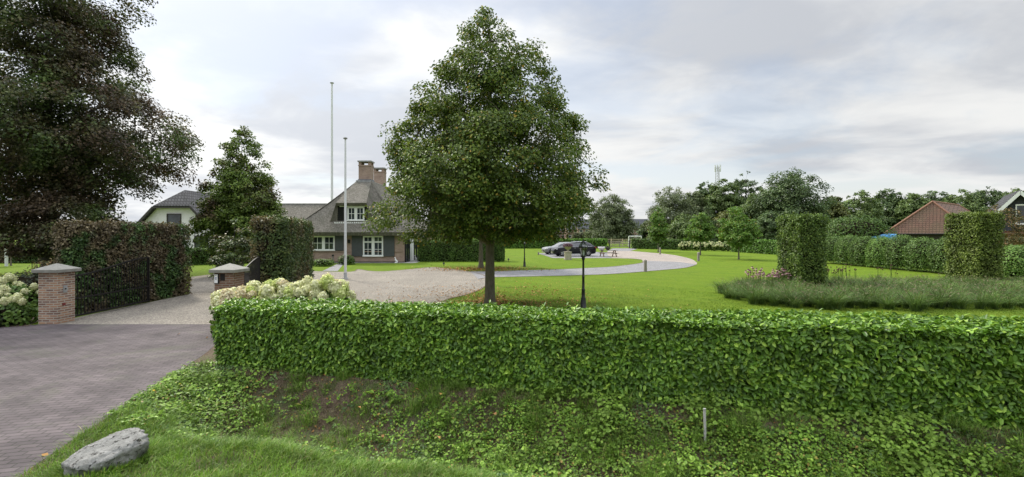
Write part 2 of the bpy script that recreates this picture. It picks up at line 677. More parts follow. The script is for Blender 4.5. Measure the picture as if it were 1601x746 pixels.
def mat_soil():
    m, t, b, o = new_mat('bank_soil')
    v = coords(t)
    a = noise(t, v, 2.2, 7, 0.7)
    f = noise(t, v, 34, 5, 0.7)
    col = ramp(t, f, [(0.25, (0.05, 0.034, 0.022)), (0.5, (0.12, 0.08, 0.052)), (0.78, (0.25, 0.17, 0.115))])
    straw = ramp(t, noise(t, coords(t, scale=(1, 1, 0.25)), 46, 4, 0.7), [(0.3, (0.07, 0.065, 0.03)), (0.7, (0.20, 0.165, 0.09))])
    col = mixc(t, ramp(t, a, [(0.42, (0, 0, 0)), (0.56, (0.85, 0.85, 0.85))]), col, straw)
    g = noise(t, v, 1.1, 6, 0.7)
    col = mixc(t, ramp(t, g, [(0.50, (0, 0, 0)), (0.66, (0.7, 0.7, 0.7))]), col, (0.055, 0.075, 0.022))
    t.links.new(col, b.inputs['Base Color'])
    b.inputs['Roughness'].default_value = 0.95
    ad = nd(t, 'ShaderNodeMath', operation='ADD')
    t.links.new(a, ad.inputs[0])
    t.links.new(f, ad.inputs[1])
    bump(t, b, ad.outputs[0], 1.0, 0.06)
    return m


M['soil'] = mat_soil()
M['asphalt'] = plain('asphalt', (0.055, 0.055, 0.058), 0.9, var=0.3, vscale=30, bmp=0.4)
M['core'] = plain('twig_core', (0.022, 0.018, 0.012), 1.0, spec=0.0, var=0.4, vscale=12)

# foliage
G3 = lambda a, b, c: [(0.0, a), (0.5, b), (1.0, c)]
M['laurel'] = leafmat('laurel_leaf', [(0, (0.049, 0.112, 0.011)), (0.45, (0.102, 0.213, 0.020)), (0.85, (0.183, 0.324, 0.032)), (1, (0.312, 0.459, 0.057))],
                      pscale=1.4, rough=0.42, spec=0.34, trans=0.2, wave=0.25)
M['linden'] = leafmat('linden_leaf', [(0, (0.050, 0.086, 0.017)), (0.5, (0.097, 0.151, 0.025)), (0.88, (0.178, 0.242, 0.044)), (0.965, (0.242, 0.259, 0.046)), (1, (0.420, 0.267, 0.052))],
                      pscale=0.8, rough=0.5, trans=0.3, wave=0.3)
M['copper'] = leafmat('copper_beech_leaf', G3((0.044, 0.034, 0.023), (0.086, 0.062, 0.041), (0.155, 0.110, 0.067)),
                      patch=G3((0.040, 0.067, 0.021), (0.073, 0.115, 0.031), (0.123, 0.171, 0.044)), pscale=0.35, plo=0.42, phi=0.58, trans=0.34)
M['copper_hedge'] = leafmat('copper_hedge_leaf', G3((0.065, 0.050, 0.030), (0.133, 0.104, 0.060), (0.230, 0.186, 0.105)),
                            patch=G3((0.031, 0.067, 0.020), (0.057, 0.111, 0.030), (0.101, 0.170, 0.045)), pscale=0.9, plo=0.49, phi=0.57, trans=0.2)
M['mixed_hedge'] = leafmat('mixed_hedge_leaf', G3((0.036, 0.062, 0.020), (0.068, 0.109, 0.032), (0.137, 0.175, 0.051)),
                           patch=G3((0.057, 0.053, 0.028), (0.113, 0.091, 0.045), (0.193, 0.149, 0.063)), pscale=0.9, plo=0.5, phi=0.6, trans=0.2)
M['beech_green'] = leafmat('beech_column_leaf', G3((0.046, 0.090, 0.017), (0.094, 0.155, 0.029), (0.188, 0.268, 0.051)),
                           pscale=1.1, trans=0.25)
M['sweetgum'] = leafmat('sweetgum_leaf', G3((0.064, 0.105, 0.019), (0.116, 0.182, 0.035), (0.211, 0.282, 0.055)),
                        patch=G3((0.055, 0.036, 0.023), (0.094, 0.062, 0.038), (0.148, 0.100, 0.050)), pscale=0.5, plo=0.53, phi=0.64, trans=0.3)
M['maple_green'] = leafmat('young_maple_leaf', [(0, (0.075, 0.150, 0.025)), (0.5, (0.112, 0.216, 0.035)), (0.95, (0.175, 0.282, 0.050)), (1, (0.250, 0.144, 0.050))], pscale=0.7, trans=0.35)
M['willow'] = leafmat('willow_leaf', G3((0.078, 0.106, 0.048), (0.130, 0.165, 0.076), (0.195, 0.231, 0.109)), pscale=0.2, trans=0.3)
M['poplar'] = leafmat('far_tree_leaf', G3((0.064, 0.108, 0.033), (0.110, 0.162, 0.048), (0.175, 0.235, 0.069)), pscale=0.15, trans=0.25, wave=0.4)
M['far_dark'] = leafmat('far_dark_leaf', G3((0.048, 0.085, 0.033), (0.083, 0.131, 0.047), (0.139, 0.193, 0.069)), pscale=0.15, trans=0.25, wave=0.4)
M['far_olive'] = leafmat('far_olive_leaf', G3((0.075, 0.088, 0.026), (0.119, 0.138, 0.040), (0.175, 0.188, 0.055)), pscale=0.15, trans=0.25)
M['yew'] = leafmat('yew_leaf', G3((0.066, 0.136, 0.026), (0.109, 0.193, 0.040), (0.174, 0.270, 0.058)), pscale=1.0, trans=0.2, objrand=0.25)
M['bright_hedge'] = leafmat('bright_hedge_leaf', G3((0.061, 0.138, 0.020), (0.101, 0.206, 0.030), (0.162, 0.294, 0.050)), pscale=0.8, trans=0.25)
M['hornbeam'] = leafmat('hornbeam_leaf', G3((0.039, 0.083, 0.017), (0.069, 0.129, 0.024), (0.123, 0.197, 0.039)), pscale=0.8, trans=0.2)
M['bed_green'] = leafmat('bed_leaf', G3((0.052, 0.106, 0.020), (0.091, 0.163, 0.030), (0.156, 0.237, 0.050)), pscale=1.5, trans=0.25)
M['bed_yellow'] = leafmat('golden_leaf', G3((0.10, 0.12, 0.02), (0.16, 0.18, 0.03), (0.23, 0.24, 0.05)), pscale=1.5, trans=0.25)
M['bed_dark'] = leafmat('dark_bed_leaf', G3((0.02, 0.03, 0.016), (0.035, 0.045, 0.024), (0.055, 0.065, 0.03)), pscale=1.5, trans=0.25)
M['red_shrub'] = leafmat('russet_leaf', G3((0.06, 0.075, 0.025), (0.11, 0.1, 0.035), (0.2, 0.12, 0.05)), pscale=1.0, trans=0.25)
M['cover'] = leafmat('ground_cover_leaf', [(0, (0.066, 0.141, 0.015)), (0.5, (0.140, 0.249, 0.027)), (0.93, (0.231, 0.364, 0.047)), (1, (0.297, 0.193, 0.053))], pscale=1.1, rough=0.5, trans=0.2)
M['elder'] = leafmat('ground_elder_leaf', [(0, (0.098, 0.179, 0.020)), (0.5, (0.167, 0.280, 0.034)), (1, (0.241, 0.370, 0.060))], pscale=1.6, trans=0.25)
M['ivy'] = leafmat('ivy_leaf', G3((0.038, 0.085, 0.021), (0.073, 0.142, 0.036), (0.136, 0.221, 0.058)), pscale=1.1, rough=0.42, trans=0.15)
M['blade'] = leafmat('grass_blade', [(0, (0.075, 0.156, 0.020)), (0.5, (0.138, 0.246, 0.034)), (0.93, (0.213, 0.330, 0.060)), (1, (0.375, 0.312, 0.140))], pscale=1.3, rough=0.5, trans=0.35)
M['lawn_blade'] = leafmat('lawn_blade', [(0, (0.067, 0.124, 0.012)), (0.5, (0.123, 0.200, 0.020)), (0.95, (0.179, 0.259, 0.030)), (1, (0.269, 0.238, 0.080))], pscale=0.7, rough=0.6, trans=0.3, spec=0.1, wave=0.25)
M['straw'] = leafmat('dry_grass_blade', G3((0.10, 0.085, 0.045), (0.18, 0.145, 0.08), (0.13, 0.14, 0.05)), pscale=1.3, rough=0.7, trans=0.3)
M['fountain'] = leafmat('fountain_grass_blade', [(0, (0.058, 0.105, 0.023)), (0.5, (0.097, 0.167, 0.037)), (0.88, (0.145, 0.227, 0.052)), (1, (0.194, 0.215, 0.060))], pscale=0.9, rough=0.55, trans=0.25, objrand=0.3)
M['seed'] = leafmat('grass_seed_head', G3((0.16, 0.125, 0.085), (0.23, 0.185, 0.13), (0.3, 0.24, 0.18)), rough=0.8, trans=0.3)
M['bloom_cream'] = leafmat('cream_petals', G3((0.504, 0.552, 0.264), (0.696, 0.696, 0.432), (0.864, 0.840, 0.624)), pscale=9, rough=0.7, trans=0.3, wave=0.15)
M['bloom_green'] = leafmat('lime_petals', G3((0.432, 0.528, 0.168), (0.576, 0.648, 0.240), (0.720, 0.744, 0.360)), pscale=9, rough=0.7, trans=0.3, wave=0.15)
M['bloom_pink'] = leafmat('blush_petals', G3((0.504, 0.410, 0.276), (0.660, 0.586, 0.400), (0.792, 0.791, 0.524)), pscale=9, rough=0.7, trans=0.3, wave=0.15)
M['petal_pink'] = leafmat('coneflower_petals', G3((0.42, 0.22, 0.26), (0.55, 0.33, 0.36), (0.62, 0.45, 0.45)), rough=0.7, trans=0.3)
M['cone_brown'] = plain('coneflower_cone', (0.06, 0.022, 0.015), 0.8)
M['purple_bloom'] = leafmat('purple_petals', G3((0.112, 0.055, 0.090), (0.176, 0.088, 0.135), (0.240, 0.154, 0.180)), rough=0.7, trans=0.3)
M['dead_leaf'] = leafmat('fallen_leaf', G3((0.162, 0.085, 0.028), (0.324, 0.169, 0.055), (0.459, 0.260, 0.088)), rough=0.8, trans=0.1)

# ------------------------------------------------------------------ foliage generators (numpy)


def unit(a):
    return a / np.maximum(np.linalg.norm(a, axis=-1, keepdims=True), 1e-9)


def vnoise(p, scale=1.0, seed=0):
    """value noise in 0..1 for (n,3) points"""
    p = np.asarray(p, dtype=np.float64) * scale + seed * 17.31
    i = np.floor(p).astype(np.int64)
    f = p - i
    f = f * f * (3 - 2 * f)

    def h(x, y, z):
        n = (x * 374761393 + y * 668265263 + z * 2147483647 + seed * 1274126177) & 0x7fffffff
        n = ((n ^ (n >> 13)) * 1274126177) & 0x7fffffff
        return ((n ^ (n >> 16)) & 0xffff) / 65535.0
    r = 0
    for dx in (0, 1):
        wx = f[:, 0] if dx else 1 - f[:, 0]
        for dy in (0, 1):
            wy = f[:, 1] if dy else 1 - f[:, 1]
            for dz in (0, 1):
                wz = f[:, 2] if dz else 1 - f[:, 2]
                r = r + wx * wy * wz * h(i[:, 0] + dx, i[:, 1] + dy, i[:, 2] + dz)
    return r


def fbm(p, scale=1.0, seed=0):
    return 0.55 * vnoise(p, scale, seed) + 0.3 * vnoise(p, scale * 2.1, seed + 5) + 0.15 * vnoise(p, scale * 4.3, seed + 9)


def leaves(P, N, D, L, W, kind='quad', fold=0.18):
    """one leaf per point; returns vertices and face groups' arrays"""
    n = len(P)
    N = unit(N)
    D = D - N * np.sum(D * N, axis=1, keepdims=True)
    D = unit(D)
    T = np.cross(N, D)
    L = np.broadcast_to(np.asarray(L, float), (n,))[:, None]
    W = np.broadcast_to(np.asarray(W, float), (n,))[:, None]
    if kind == 'quad':
        V = np.stack([P, P + D * L * 0.45 + T * W * 0.5 + N * W * fold, P + D * L, P + D * L * 0.45 - T * W * 0.5 + N * W * fold], axis=1)
        b = np.arange(n)[:, None] * 4
        return V.reshape(-1, 3), b + np.array([[0, 1, 2, 3]])
    # pointed oval folded along its midrib, tip curling down
    V = np.stack([P,
                  P + D * L * 0.28 + T * W * 0.42 + N * W * fold,
                  P + D * L * 0.68 + T * W * 0.42 + N * W * fold * 0.8 - N * L * 0.03,
                  P + D * L - N * L * 0.12,
                  P + D * L * 0.68 - T * W * 0.42 + N * W * fold * 0.8 - N * L * 0.03,
                  P + D * L * 0.28 - T * W * 0.42 + N * W * fold], axis=1)
    b = np.arange(n)[:, None] * 6
    f = np.concatenate([b + np.array([[0, 1, 2, 3]]), b + np.array([[0, 3, 4, 5]])], axis=0)
    return V.reshape(-1, 3), f


def blades(P, az, L, lean, W, rng):
    """curved grass blades: 2 quads and a tip"""
    n = len(P)
    L = np.broadcast_to(np.asarray(L, float), (n,))
    W = np.broadcast_to(np.asarray(W, float), (n,))
    o = np.stack([np.cos(az), np.sin(az), np.zeros(n)], axis=1)
    tw = az + np.pi / 2 + rng.normal(0, 0.5, n)
    t = np.stack([np.cos(tw), np.sin(tw), np.zeros(n)], axis=1)
    out = []
    for s, w in ((0, 1.0), (0.4, 0.85), (0.75, 0.55), (1.0, 0.0)):
        c = P + o * (L * lean * s ** 1.8)[:, None]
        c[:, 2] += L * (s - 0.42 * np.minimum(lean, 1.15) * s ** 2.2)
        if w > 0:
            out += [c - t * (W * w / 2)[:, None], c + t * (W * w / 2)[:, None]]
        else:
            out.append(c)
    V = np.stack(out, axis=1).reshape(-1, 3)
    b = np.arange(n)[:, None] * 7
    q = np.concatenate([b + np.array([[0, 1, 3, 2]]), b + np.array([[2, 3, 5, 4]])], axis=0)
    tr = b + np.array([[4, 5, 6]])
    return V, q, tr


def combine(parts):
    """parts: list of (V, [(faces, mat)]) -> V, groups"""
    Vs, groups, off = [], [], 0
    for V, gs in parts:
        Vs.append(V)
        for f, m in gs:
            groups.append((f + off, m))
        off += len(V)
    return np.concatenate(Vs), groups


def mb_arrays(mb, mi):
    """an MB as numpy groups (by face size)"""
    V = np.array(mb.v, dtype=float)
    by = {}
    for f in mb.f:
        by.setdefault(len(f), []).append(f)
    return V, [(np.array(fs), mi) for fs in by.values()]


def rand_unit(rng, n):
    return unit(rng.normal(size=(n, 3)))


def interp_prof(prof, t):
    xs, ys = zip(*prof)
    return np.interp(t, xs, ys)


def crown_and_trunk(H, z0, Rad, prof, tr, n_limb, n_clump, per, leaf, seed, clump=None, inner=0.35, kind='quad', droop=0.35,
                    lump=0.22, trunk_top=0.85, flat=0.6, lw=0.75, limb_r=0.42):
    """leaf vertices/faces for a crown and an MB with trunk, limbs and twigs, base at the origin"""
    rng = np.random.default_rng(seed)
    H1 = H - z0
    tt = np.linspace(0, 1, 60)
    pdf = interp_prof(prof, tt) ** 1.7 + 0.03
    cdf = np.cumsum(pdf)
    cdf /= cdf[-1]
    t = np.interp(rng.random(n_clump), cdf, tt)
    az = rng.random(n_clump) * 2 * np.pi
    q = np.stack([np.cos(az) * 1.3, np.sin(az) * 1.3, t * 3.2], axis=1)
    edge = 1 + lump * 2 * (vnoise(q, 1.6, seed) - 0.5)
    u = 1 - (1 - inner) * rng.random(n_clump) ** 1.7
    rho = Rad * interp_prof(prof, t) * edge * u
    C = np.stack([rho * np.cos(az), rho * np.sin(az), z0 + t * H1], axis=1)
    C[:, 2] -= 0.1 * rho * droop
    cr = (clump or Rad * 0.16) * rng.uniform(0.7, 1.35, n_clump)
    cr *= np.clip(0.55 + 0.6 * interp_prof(prof, t), 0.45, 1.1)
    cnt = np.maximum(6, (per * (cr / cr.mean()) ** 2 * rng.uniform(0.7, 1.3, n_clump)).astype(int))
    idx = np.repeat(np.arange(n_clump), cnt)
    n = len(idx)
    g = rand_unit(rng, n) * (rng.random(n) ** 0.45)[:, None]
    out = np.stack([np.cos(az), np.sin(az), np.zeros(n_clump)], axis=1)[idx]
    off = g * cr[idx][:, None]
    off[:, 2] *= flat
    # clumps hang: lower towards their outer end
    off[:, 2] -= droop * np.sum(off * out, axis=1) * 0.6
    P = C[idx] + off
    N = out * 0.45 + np.array([0, 0, 0.75]) + rng.normal(0, 0.5, (n, 3)) + g * 0.35
    D = out * 0.7 + np.array([0, 0, -0.45]) + rng.normal(0, 0.6, (n, 3))
    L = leaf * rng.uniform(0.7, 1.25, n)
    V, Fc = leaves(P, N, D, L, L * lw, kind)
    # wood
    mb = MB()
    rr = random.Random(seed)
    zt = z0 + H1 * trunk_top
    wob = [(rr.uniform(-.03, .03) * H * .3, rr.uniform(-.03, .03) * H * .3) for _ in range(6)]
    path, rad = [], []
    for k in range(7):
        s = k / 6
        w = wob[k - 1] if k else (0, 0)
        f = min(1, max(0, s - .15))
        path.append((w[0] * f, w[1] * f, zt * s))
        rad.append(tr * (1.5 if k == 0 else 1.0) * (1 - 0.88 * s ** 1.1))
    path.insert(1, (0, 0, min(0.35, zt * .06)))
    rad.insert(1, tr * 1.02)
    mb.tube(path, rad, 10)
    order = np.argsort(-rho)
    limbs = []
    pick = order[:max(n_limb * 3, 1)]
    rr2 = np.random.default_rng(seed + 1)
    pick = rr2.permutation(pick)[:n_limb]

    def trunk_at(z):
        s = min(1, max(0, z / zt))
        for i in range(len(path) - 1):
            if path[i][2] <= z <= path[i + 1][2]:
                k = (z - path[i][2]) / max(1e-6, path[i + 1][2] - path[i][2])
                return Vector(path[i]).lerp(Vector(path[i + 1]), k), rad[i] + (rad[i + 1] - rad[i]) * k
        return Vector(path[-1]), rad[-1]
    pts = []
    for i in pick:
        e = Vector(C[i])
        zs = max(z0 * 0.85, e.z - rho[i] * rr.uniform(0.35, 0.8))
        zs = min(zs, zt * 0.95)
        b, r0 = trunk_at(zs)
        r0 = min(r0 * 0.5, tr * limb_r)
        mid = b.lerp(e, 0.5) + Vector((0, 0, rho[i] * 0.08)) + Vector((rr.uniform(-1, 1), rr.uniform(-1, 1), 0)) * rho[i] * .06
        lp = [b, b.lerp(mid, 0.5) + Vector((0, 0, rho[i] * .02)), mid, mid.lerp(e, 0.55) + Vector((0, 0, rho[i] * .03)), e]
        mb.tube(lp, [r0, r0 * .8, r0 * .55, r0 * .32, r0 * .1], 6)
        for k in range(1, 5):
            pts.append((lp[k], r0 * (1 - k * .2)))
    for k in range(2, len(path)):
        pts.append((Vector(path[k]), rad[k]))
    A = np.array([p[0][:] for p in pts])
    for i in range(0, n_clump, 2 if n_clump > 250 else 1):
        d = np.sum((A - C[i]) ** 2, axis=1)
        k = int(np.argmin(d))
        a, b = Vector(A[k]), Vector(C[i])
        r0 = max(0.008, min(pts[k][1] * 0.5, tr * .12))
        m = a.lerp(b, .5) + Vector((0, 0, (b - a).length * .08))
        mb.tube([a, m, b], [r0, r0 * .6, r0 * .15], 4)
    return V, Fc, mb


def tree(name, label, cat, loc, mats, group=None, scale=1.0, rz=0.0, **kw):
    """a tree: crown and trunk as parts"""
    leaf_m, bark_m = mats
    V, Fc, mb = crown_and_trunk(**kw)
    t = thing(name, label, cat, loc, rz, group)
    link('crown', mesh_np('crown', V, [(Fc, 0)], [leaf_m]), t)
    mb.build('trunk', bark_m, t)
    return t


def inset(poly, d):
    """inset a convex CCW polygon"""
    n = len(poly)
    lines = []
    for i in range(n):
        a, b = np.array(poly[i]), np.array(poly[(i + 1) % n])
        e = (b - a) / np.linalg.norm(b - a)
        nr = np.array([-e[1], e[0]])
        lines.append((a + nr * d, e))
    out = []
    for i in range(n):
        p, e = lines[i - 1]
        q, f = lines[i]
        den = e[0] * f[1] - e[1] * f[0]
        if abs(den) < 1e-6:
            out.append(tuple(q))
            continue
        s = ((q[0] - p[0]) * f[1] - (q[1] - p[1]) * f[0]) / den
        out.append(tuple(p + e * s))
    return out


def in_poly(poly, X, Y):
    ins = np.zeros(len(X), bool)
    n = len(poly)
    j = n - 1
    for i in range(n):
        xi, yi = poly[i]
        xj, yj = poly[j]
        c = ((yi > Y) != (yj > Y)) & (X < (xj - xi) * (Y - yi) / (yj - yi + 1e-12) + xi)
        ins ^= c
        j = i
    return ins


def hedge_arrays(poly, h, dens, L, W, seed, kind='quad', fuzz=0.05, gap=0.0, top_mul=1.0, core_in=None, rough=0.06, round_r=0.05, up=0.35,
                 hfun=None, gapfun=None, rnd=0.55):
    rng = np.random.default_rng(seed)
    Ps, Ns = [], []
    n = len(poly)
    cx, cy = np.mean([p[0] for p in poly]), np.mean([p[1] for p in poly])
    for i in range(n):
        a, b = np.array(poly[i]), np.array(poly[(i + 1) % n])
        ln = np.linalg.norm(b - a)
        e = (b - a) / ln
        nr = np.array([e[1], -e[0]])
        away = np.dot(nr, -(a + b) / 2) < 0            # faces turned from the garden gate's side get fewer leaves
        k = int(ln * h * dens * (0.55 if away else 1.0))
        s = rng.random(k) * ln
        z = gap + rng.random(k) * (h - gap)
        if gapfun is not None:
            g = gapfun(a[0] + e[0] * s, a[1] + e[1] * s)
            z = g + rng.random(k) * (h - g)
        p = np.zeros((k, 3))
        p[:, :2] = a + e * s[:, None]
        if hfun is not None:
            z = z * hfun(p[:, 0], p[:, 1]) / h
        p[:, 2] = z
        bul = rough * 2 * (fbm(p, 2.2, seed + i) - 0.5)
        d = bul + np.abs(rng.normal(0, fuzz, k)) * np.where(rng.random(k) < 0.25, 0.6, -1.6)
        # round the shoulders
        top = np.clip((z - (h - round_r * 2)) / (round_r * 2), 0, 1)
        d -= round_r * top ** 2
        p[:, :2] += nr * d[:, None]
        Ps.append(p)
        nn = np.zeros((k, 3))
        nn[:, :2] = nr
        nn[:, 2] = up
        Ns.append(nn)
    xs, ys = [p[0] for p in poly], [p[1] for p in poly]
    area = (max(xs) - min(xs)) * (max(ys) - min(ys))
    k = int(area * dens * top_mul)
    X = rng.uniform(min(xs), max(xs), k)
    Y = rng.uniform(min(ys), max(ys), k)
    ok = in_poly(poly, X, Y)
    X, Y = X[ok], Y[ok]
    p = np.stack([X, Y, np.full(len(X), h)], axis=1)
    if hfun is not None:
        p[:, 2] = hfun(X, Y)
    p[:, 2] += rough * 2 * (fbm(p, 2.0, seed + 40) - 0.5) + np.abs(rng.normal(0, fuzz, len(X))) * np.where(rng.random(len(X)) < 0.35, 0.9, -1.4)
    Ps.append(p)
    Ns.append(np.tile([0, 0, 1.0], (len(X), 1)))
    P, N = np.concatenate(Ps), np.concatenate(Ns)
    m = len(P)
    N2 = N + rng.normal(0, rnd, (m, 3))
    D = rng.normal(0, 1, (m, 3)) + N * 0.25 + np.array([0, 0, -0.1])
    sz = rng.uniform(0.65, 1.25, m)
    V, Fc = leaves(P, N2, D, L * sz, W * sz, kind)
    return V, Fc, (cx, cy)


def hedge(name, label, poly, h, dens, L, W, leaf_m, seed, cat='hedge', group=None, core_in=0.1, core_top=0.1, core_bot=0.0, stems=0, **kw):
    V, Fc, (cx, cy) = hedge_arrays(poly, h, dens, L, W, seed, **kw)
    core = MB()
    core.prism(inset(poly, core_in), core_bot, h - core_top)
    if stems:
        rr = random.Random(seed)
        pin = inset(poly, core_in + 0.1)
        a, b, c, d = pin[0], pin[1], pin[2], pin[3]
        for k in range(stems):
            s, q = rr.random(), rr.random()
            x = (a[0] * (1 - s) + b[0] * s) * (1 - q) + (d[0] * (1 - s) + c[0] * s) * q
            y = (a[1] * (1 - s) + b[1] * s) * (1 - q) + (d[1] * (1 - s) + c[1] * s) * q
            core.tube([(x, y, -0.15), (x + rr.uniform(-.06, .06), y + rr.uniform(-.06, .06), core_bot + .15)], [.016, .01], 5)
    cv, cg = mb_arrays(core, 1)
    Vt, gr = combine([(V, [(Fc, 0)]), (cv, cg)])
    Vt = Vt - np.array([cx, cy, 0])
    o = link(name, mesh_np(name, Vt, gr, [leaf_m, M['core']]), None, (cx, cy, 0))
    return tag(o, label, cat, group)


def shrub_arrays(rx, ry, h, n, L, W, seed, power=2.6, fuzz=0.06, lump=0.12, z0=0.0, kind='quad', up=0.3):
    """rounded shrub shell with a core, base at the origin"""
    rng = np.random.default_rng(seed)
    d = rand_unit(rng, int(n * 1.25))
    d = d[d[:, 2] > -0.55][:n]
    k = (np.abs(d[:, 0]) ** power + np.abs(d[:, 1]) ** power + np.abs(d[:, 2]) ** power) ** (-1 / power)
    s = d * k[:, None]
    rad = 1 + lump * 2 * (fbm(s * 1.0 + seed, 1.7, seed) - 0.5) - np.abs(rng.normal(0, fuzz, len(s))) * np.where(rng.random(len(s)) < .25, -.7, 1.3)
    P = s * rad[:, None] * np.array([rx, ry, h * 0.6]) + np.array([0, 0, h * 0.4 + z0])
    P[:, 2] = np.maximum(P[:, 2], 0.02 + z0)
    N = unit(s / np.array([rx, ry, h * .6])) + np.array([0, 0, up]) + rng.normal(0, .5, (len(s), 3))
    D = rng.normal(0, 1, (len(s), 3)) + s * .4
    sz = rng.uniform(.65, 1.25, len(s))
    V, Fc = leaves(P, N, D, L * sz, W * sz, kind)
    core = MB()
    core.lathe([(.55, -0.5), (.78, -.2), (.82, .2), (.68, .6), (.3, .82), (.02, .86)], 12)
    cv, cg = mb_arrays(core, 1)
    cv = cv * np.array([rx, ry, h * .6]) + np.array([0, 0, h * .4 + z0])
    cv[:, 2] = np.maximum(cv[:, 2], 0.0)
    return combine([(V, [(Fc, 0)]), (cv, cg)])


def shrub(name, label, cat, loc, rx, ry, h, n, L, W, leaf_m, seed, group=None, parent=None, **kw):
    V, gr = shrub_arrays(rx, ry, h, n, L, W, seed, **kw)
    o = link(name, mesh_np(name, V, gr, [leaf_m, M['core']]), parent, loc)
    return tag(o, label, cat, group) if parent is None else o

# ------------------------------------------------------------------ the ground: lawn, ditch bank and verge in one sheet
P0 = np.array([-5.5, 8.8])
EU = np.array([0.9738, -0.2274])          # along the laurel hedge
EV = np.array([-0.2274, -0.9738])         # from the hedge towards the road


def uvw(u, v):
    return P0[0] + EU[0] * u + EV[0] * v, P0[1] + EU[1] * u + EV[1] * v


def to_uv(x, y):
    dx, dy = x - P0[0], y - P0[1]
    return dx * EU[0] + dy * EU[1], dx * EV[0] + dy * EV[1]


def edge_u(v):
    return -0.65 + 0.52 * v               # right-hand edge of the paved drive


def ground_z(u, v):
    u, v = np.asarray(u, float), np.asarray(v, float)
    b = np.interp(v, [-1, 0.0, 0.2, 0.55, 1.0, 1.4, 1.75, 2.1, 2.45, 2.75, 3.1], [0, 0, -.04, -.22, -.52, -.68, -.70, -.50, -.12, -.01, 0])
    k = np.clip((u - edge_u(v) - 0.1) / 1.8, 0, 1)
    k = k * k * (3 - 2 * k)
    p = np.stack(np.broadcast_arrays(u, v, 0 * u), axis=-1).reshape(-1, 3)
    nz = (fbm(p, 1.6, 3) - 0.5).reshape(np.shape(u)) * 0.16 + (fbm(p, 5.0, 8) - 0.5).reshape(np.shape(u)) * 0.07
    w = np.clip((v + 0.15) / 0.3, 0, 1) * np.clip((3.6 - v) / 1.0, 0, 1)
    return b * k + nz * w * k


us = np.concatenate([[-3000, -1000, -400, -150, -60, -30, -15, -8, -4], np.arange(-2.5, 20, 0.14), [22, 26, 34, 50, 90, 200, 500, 1200, 3000]])
vs_ = np.concatenate([[-3000, -1200, -500, -200, -100, -60, -40, -28, -20, -14, -10, -6, -3, -1.6, -0.6], np.arange(-0.2, 3.8, 0.1), [4.2, 4.8, 6, 9, 14, 30, 80, 300, 1000, 3000]])
UU, VV = np.meshgrid(us, vs_, indexing='ij')
ZZ = ground_z(UU, VV)
GX, GY = uvw(UU, VV)
nu, nv = len(us), len(vs_)
idx = np.arange(nu * nv).reshape(nu, nv)
quads = np.stack([idx[:-1, :-1], idx[:-1, 1:], idx[1:, 1:], idx[1:, :-1]], axis=-1).reshape(-1, 4)
vm = np.broadcast_to(0.5 * (vs_[:-1] + vs_[1:]), (nu - 1, nv - 1)).ravel()
um = np.broadcast_to((0.5 * (us[:-1] + us[1:]))[:, None], (nu - 1, nv - 1)).ravel()
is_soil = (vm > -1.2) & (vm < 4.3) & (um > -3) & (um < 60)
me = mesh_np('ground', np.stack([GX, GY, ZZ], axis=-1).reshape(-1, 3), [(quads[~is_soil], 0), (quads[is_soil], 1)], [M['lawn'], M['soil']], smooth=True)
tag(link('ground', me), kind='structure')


def sheet(name, pts, z, mat):
    me = bpy.data.meshes.new(name)
    pts = list(pts)
    ar = sum(pts[i][0] * pts[(i + 1) % len(pts)][1] - pts[(i + 1) % len(pts)][0] * pts[i][1] for i in range(len(pts)))
    if ar < 0:
        pts.reverse()
    me.from_pydata([(x, y, z) for x, y in pts], [], [tuple(range(len(pts)))])
    me.materials.append(mat)
    return tag(link(name, me), kind='structure')


def smooth_line(pts, n=6):
    """Catmull-Rom through points"""
    out = []
    for i in range(len(pts) - 1):
        p0, p1, p2, p3 = pts[max(i - 1, 0)], pts[i], pts[i + 1], pts[min(i + 2, len(pts) - 1)]
        for k in range(n):
            s = k / n
            out.append(tuple(0.5 * (2 * p1[j] + (p2[j] - p0[j]) * s + (2 * p0[j] - 5 * p1[j] + 4 * p2[j] - p3[j]) * s * s + (3 * p1[j] - p0[j] - 3 * p2[j] + p3[j]) * s ** 3) for j in (0, 1)))
    out.append(tuple(pts[-1]))
    return out


# paved entrance, flaring towards the road
pav = smooth_line([(-8.0, 13.0), (-7.3, 11.7), (-6.56, 10.25), (-5.88, 7.84), (-5.07, 4.83), (-4.35, 3.4), (-3.2, 2.3)])
pav += [uvw(-16, 4.45), (-19, 10.2), (-15.5, 11.9), (-13.6, 12.7), (-13.0, 13.0)]
sheet('driveway', pav, 0.004, M['pavers'])
sheet('road', [uvw(-300, 4.4), uvw(300, 4.4), uvw(300, 10.5), uvw(-300, 10.5)], 0.008, M['asphalt'])

# gravel forecourt and drive beyond the gate
gr_edge = [gp(487, 424), gp(548, 425), gp(560, 421), gp(575, 423.5), gp(600, 424.4), gp(640, 421), gp(674, 418), gp(705, 420.5), gp(730, 424), gp(755, 430),
           gp(764, 440), gp(752, 452), gp(725, 462), gp(696, 470), (-1.9, 14.6), (-3.0, 13.4), (-4.5, 12.7)]
grav = [(-12.9, 13.0), (-13.2, 15.5), (-13.4, 19.5), gp(297, 446), gp(299, 433), gp(335, 428.5), gp(380, 426.5), gp(440, 425)] + smooth_line(gr_edge, 4) + [(-7.4, 12.4), (-7.9, 13.0)]
sheet('gravel_drive', grav, 0.004, M['gravel'])
sheet('entrance_path', [gp(504, 424), gp(528, 424), gp(538, 412), gp(529, 412)], 0.008, M['pavers_grey'])
sheet('terrace', [(-12.0, 40.35), (-8.3, 40.35), (-8.3, 56), (-9.4, 56), (-9.4, 40.95), (-19.5, 40.95), (-19.5, 40.35)], 0.006, M['slabs'])

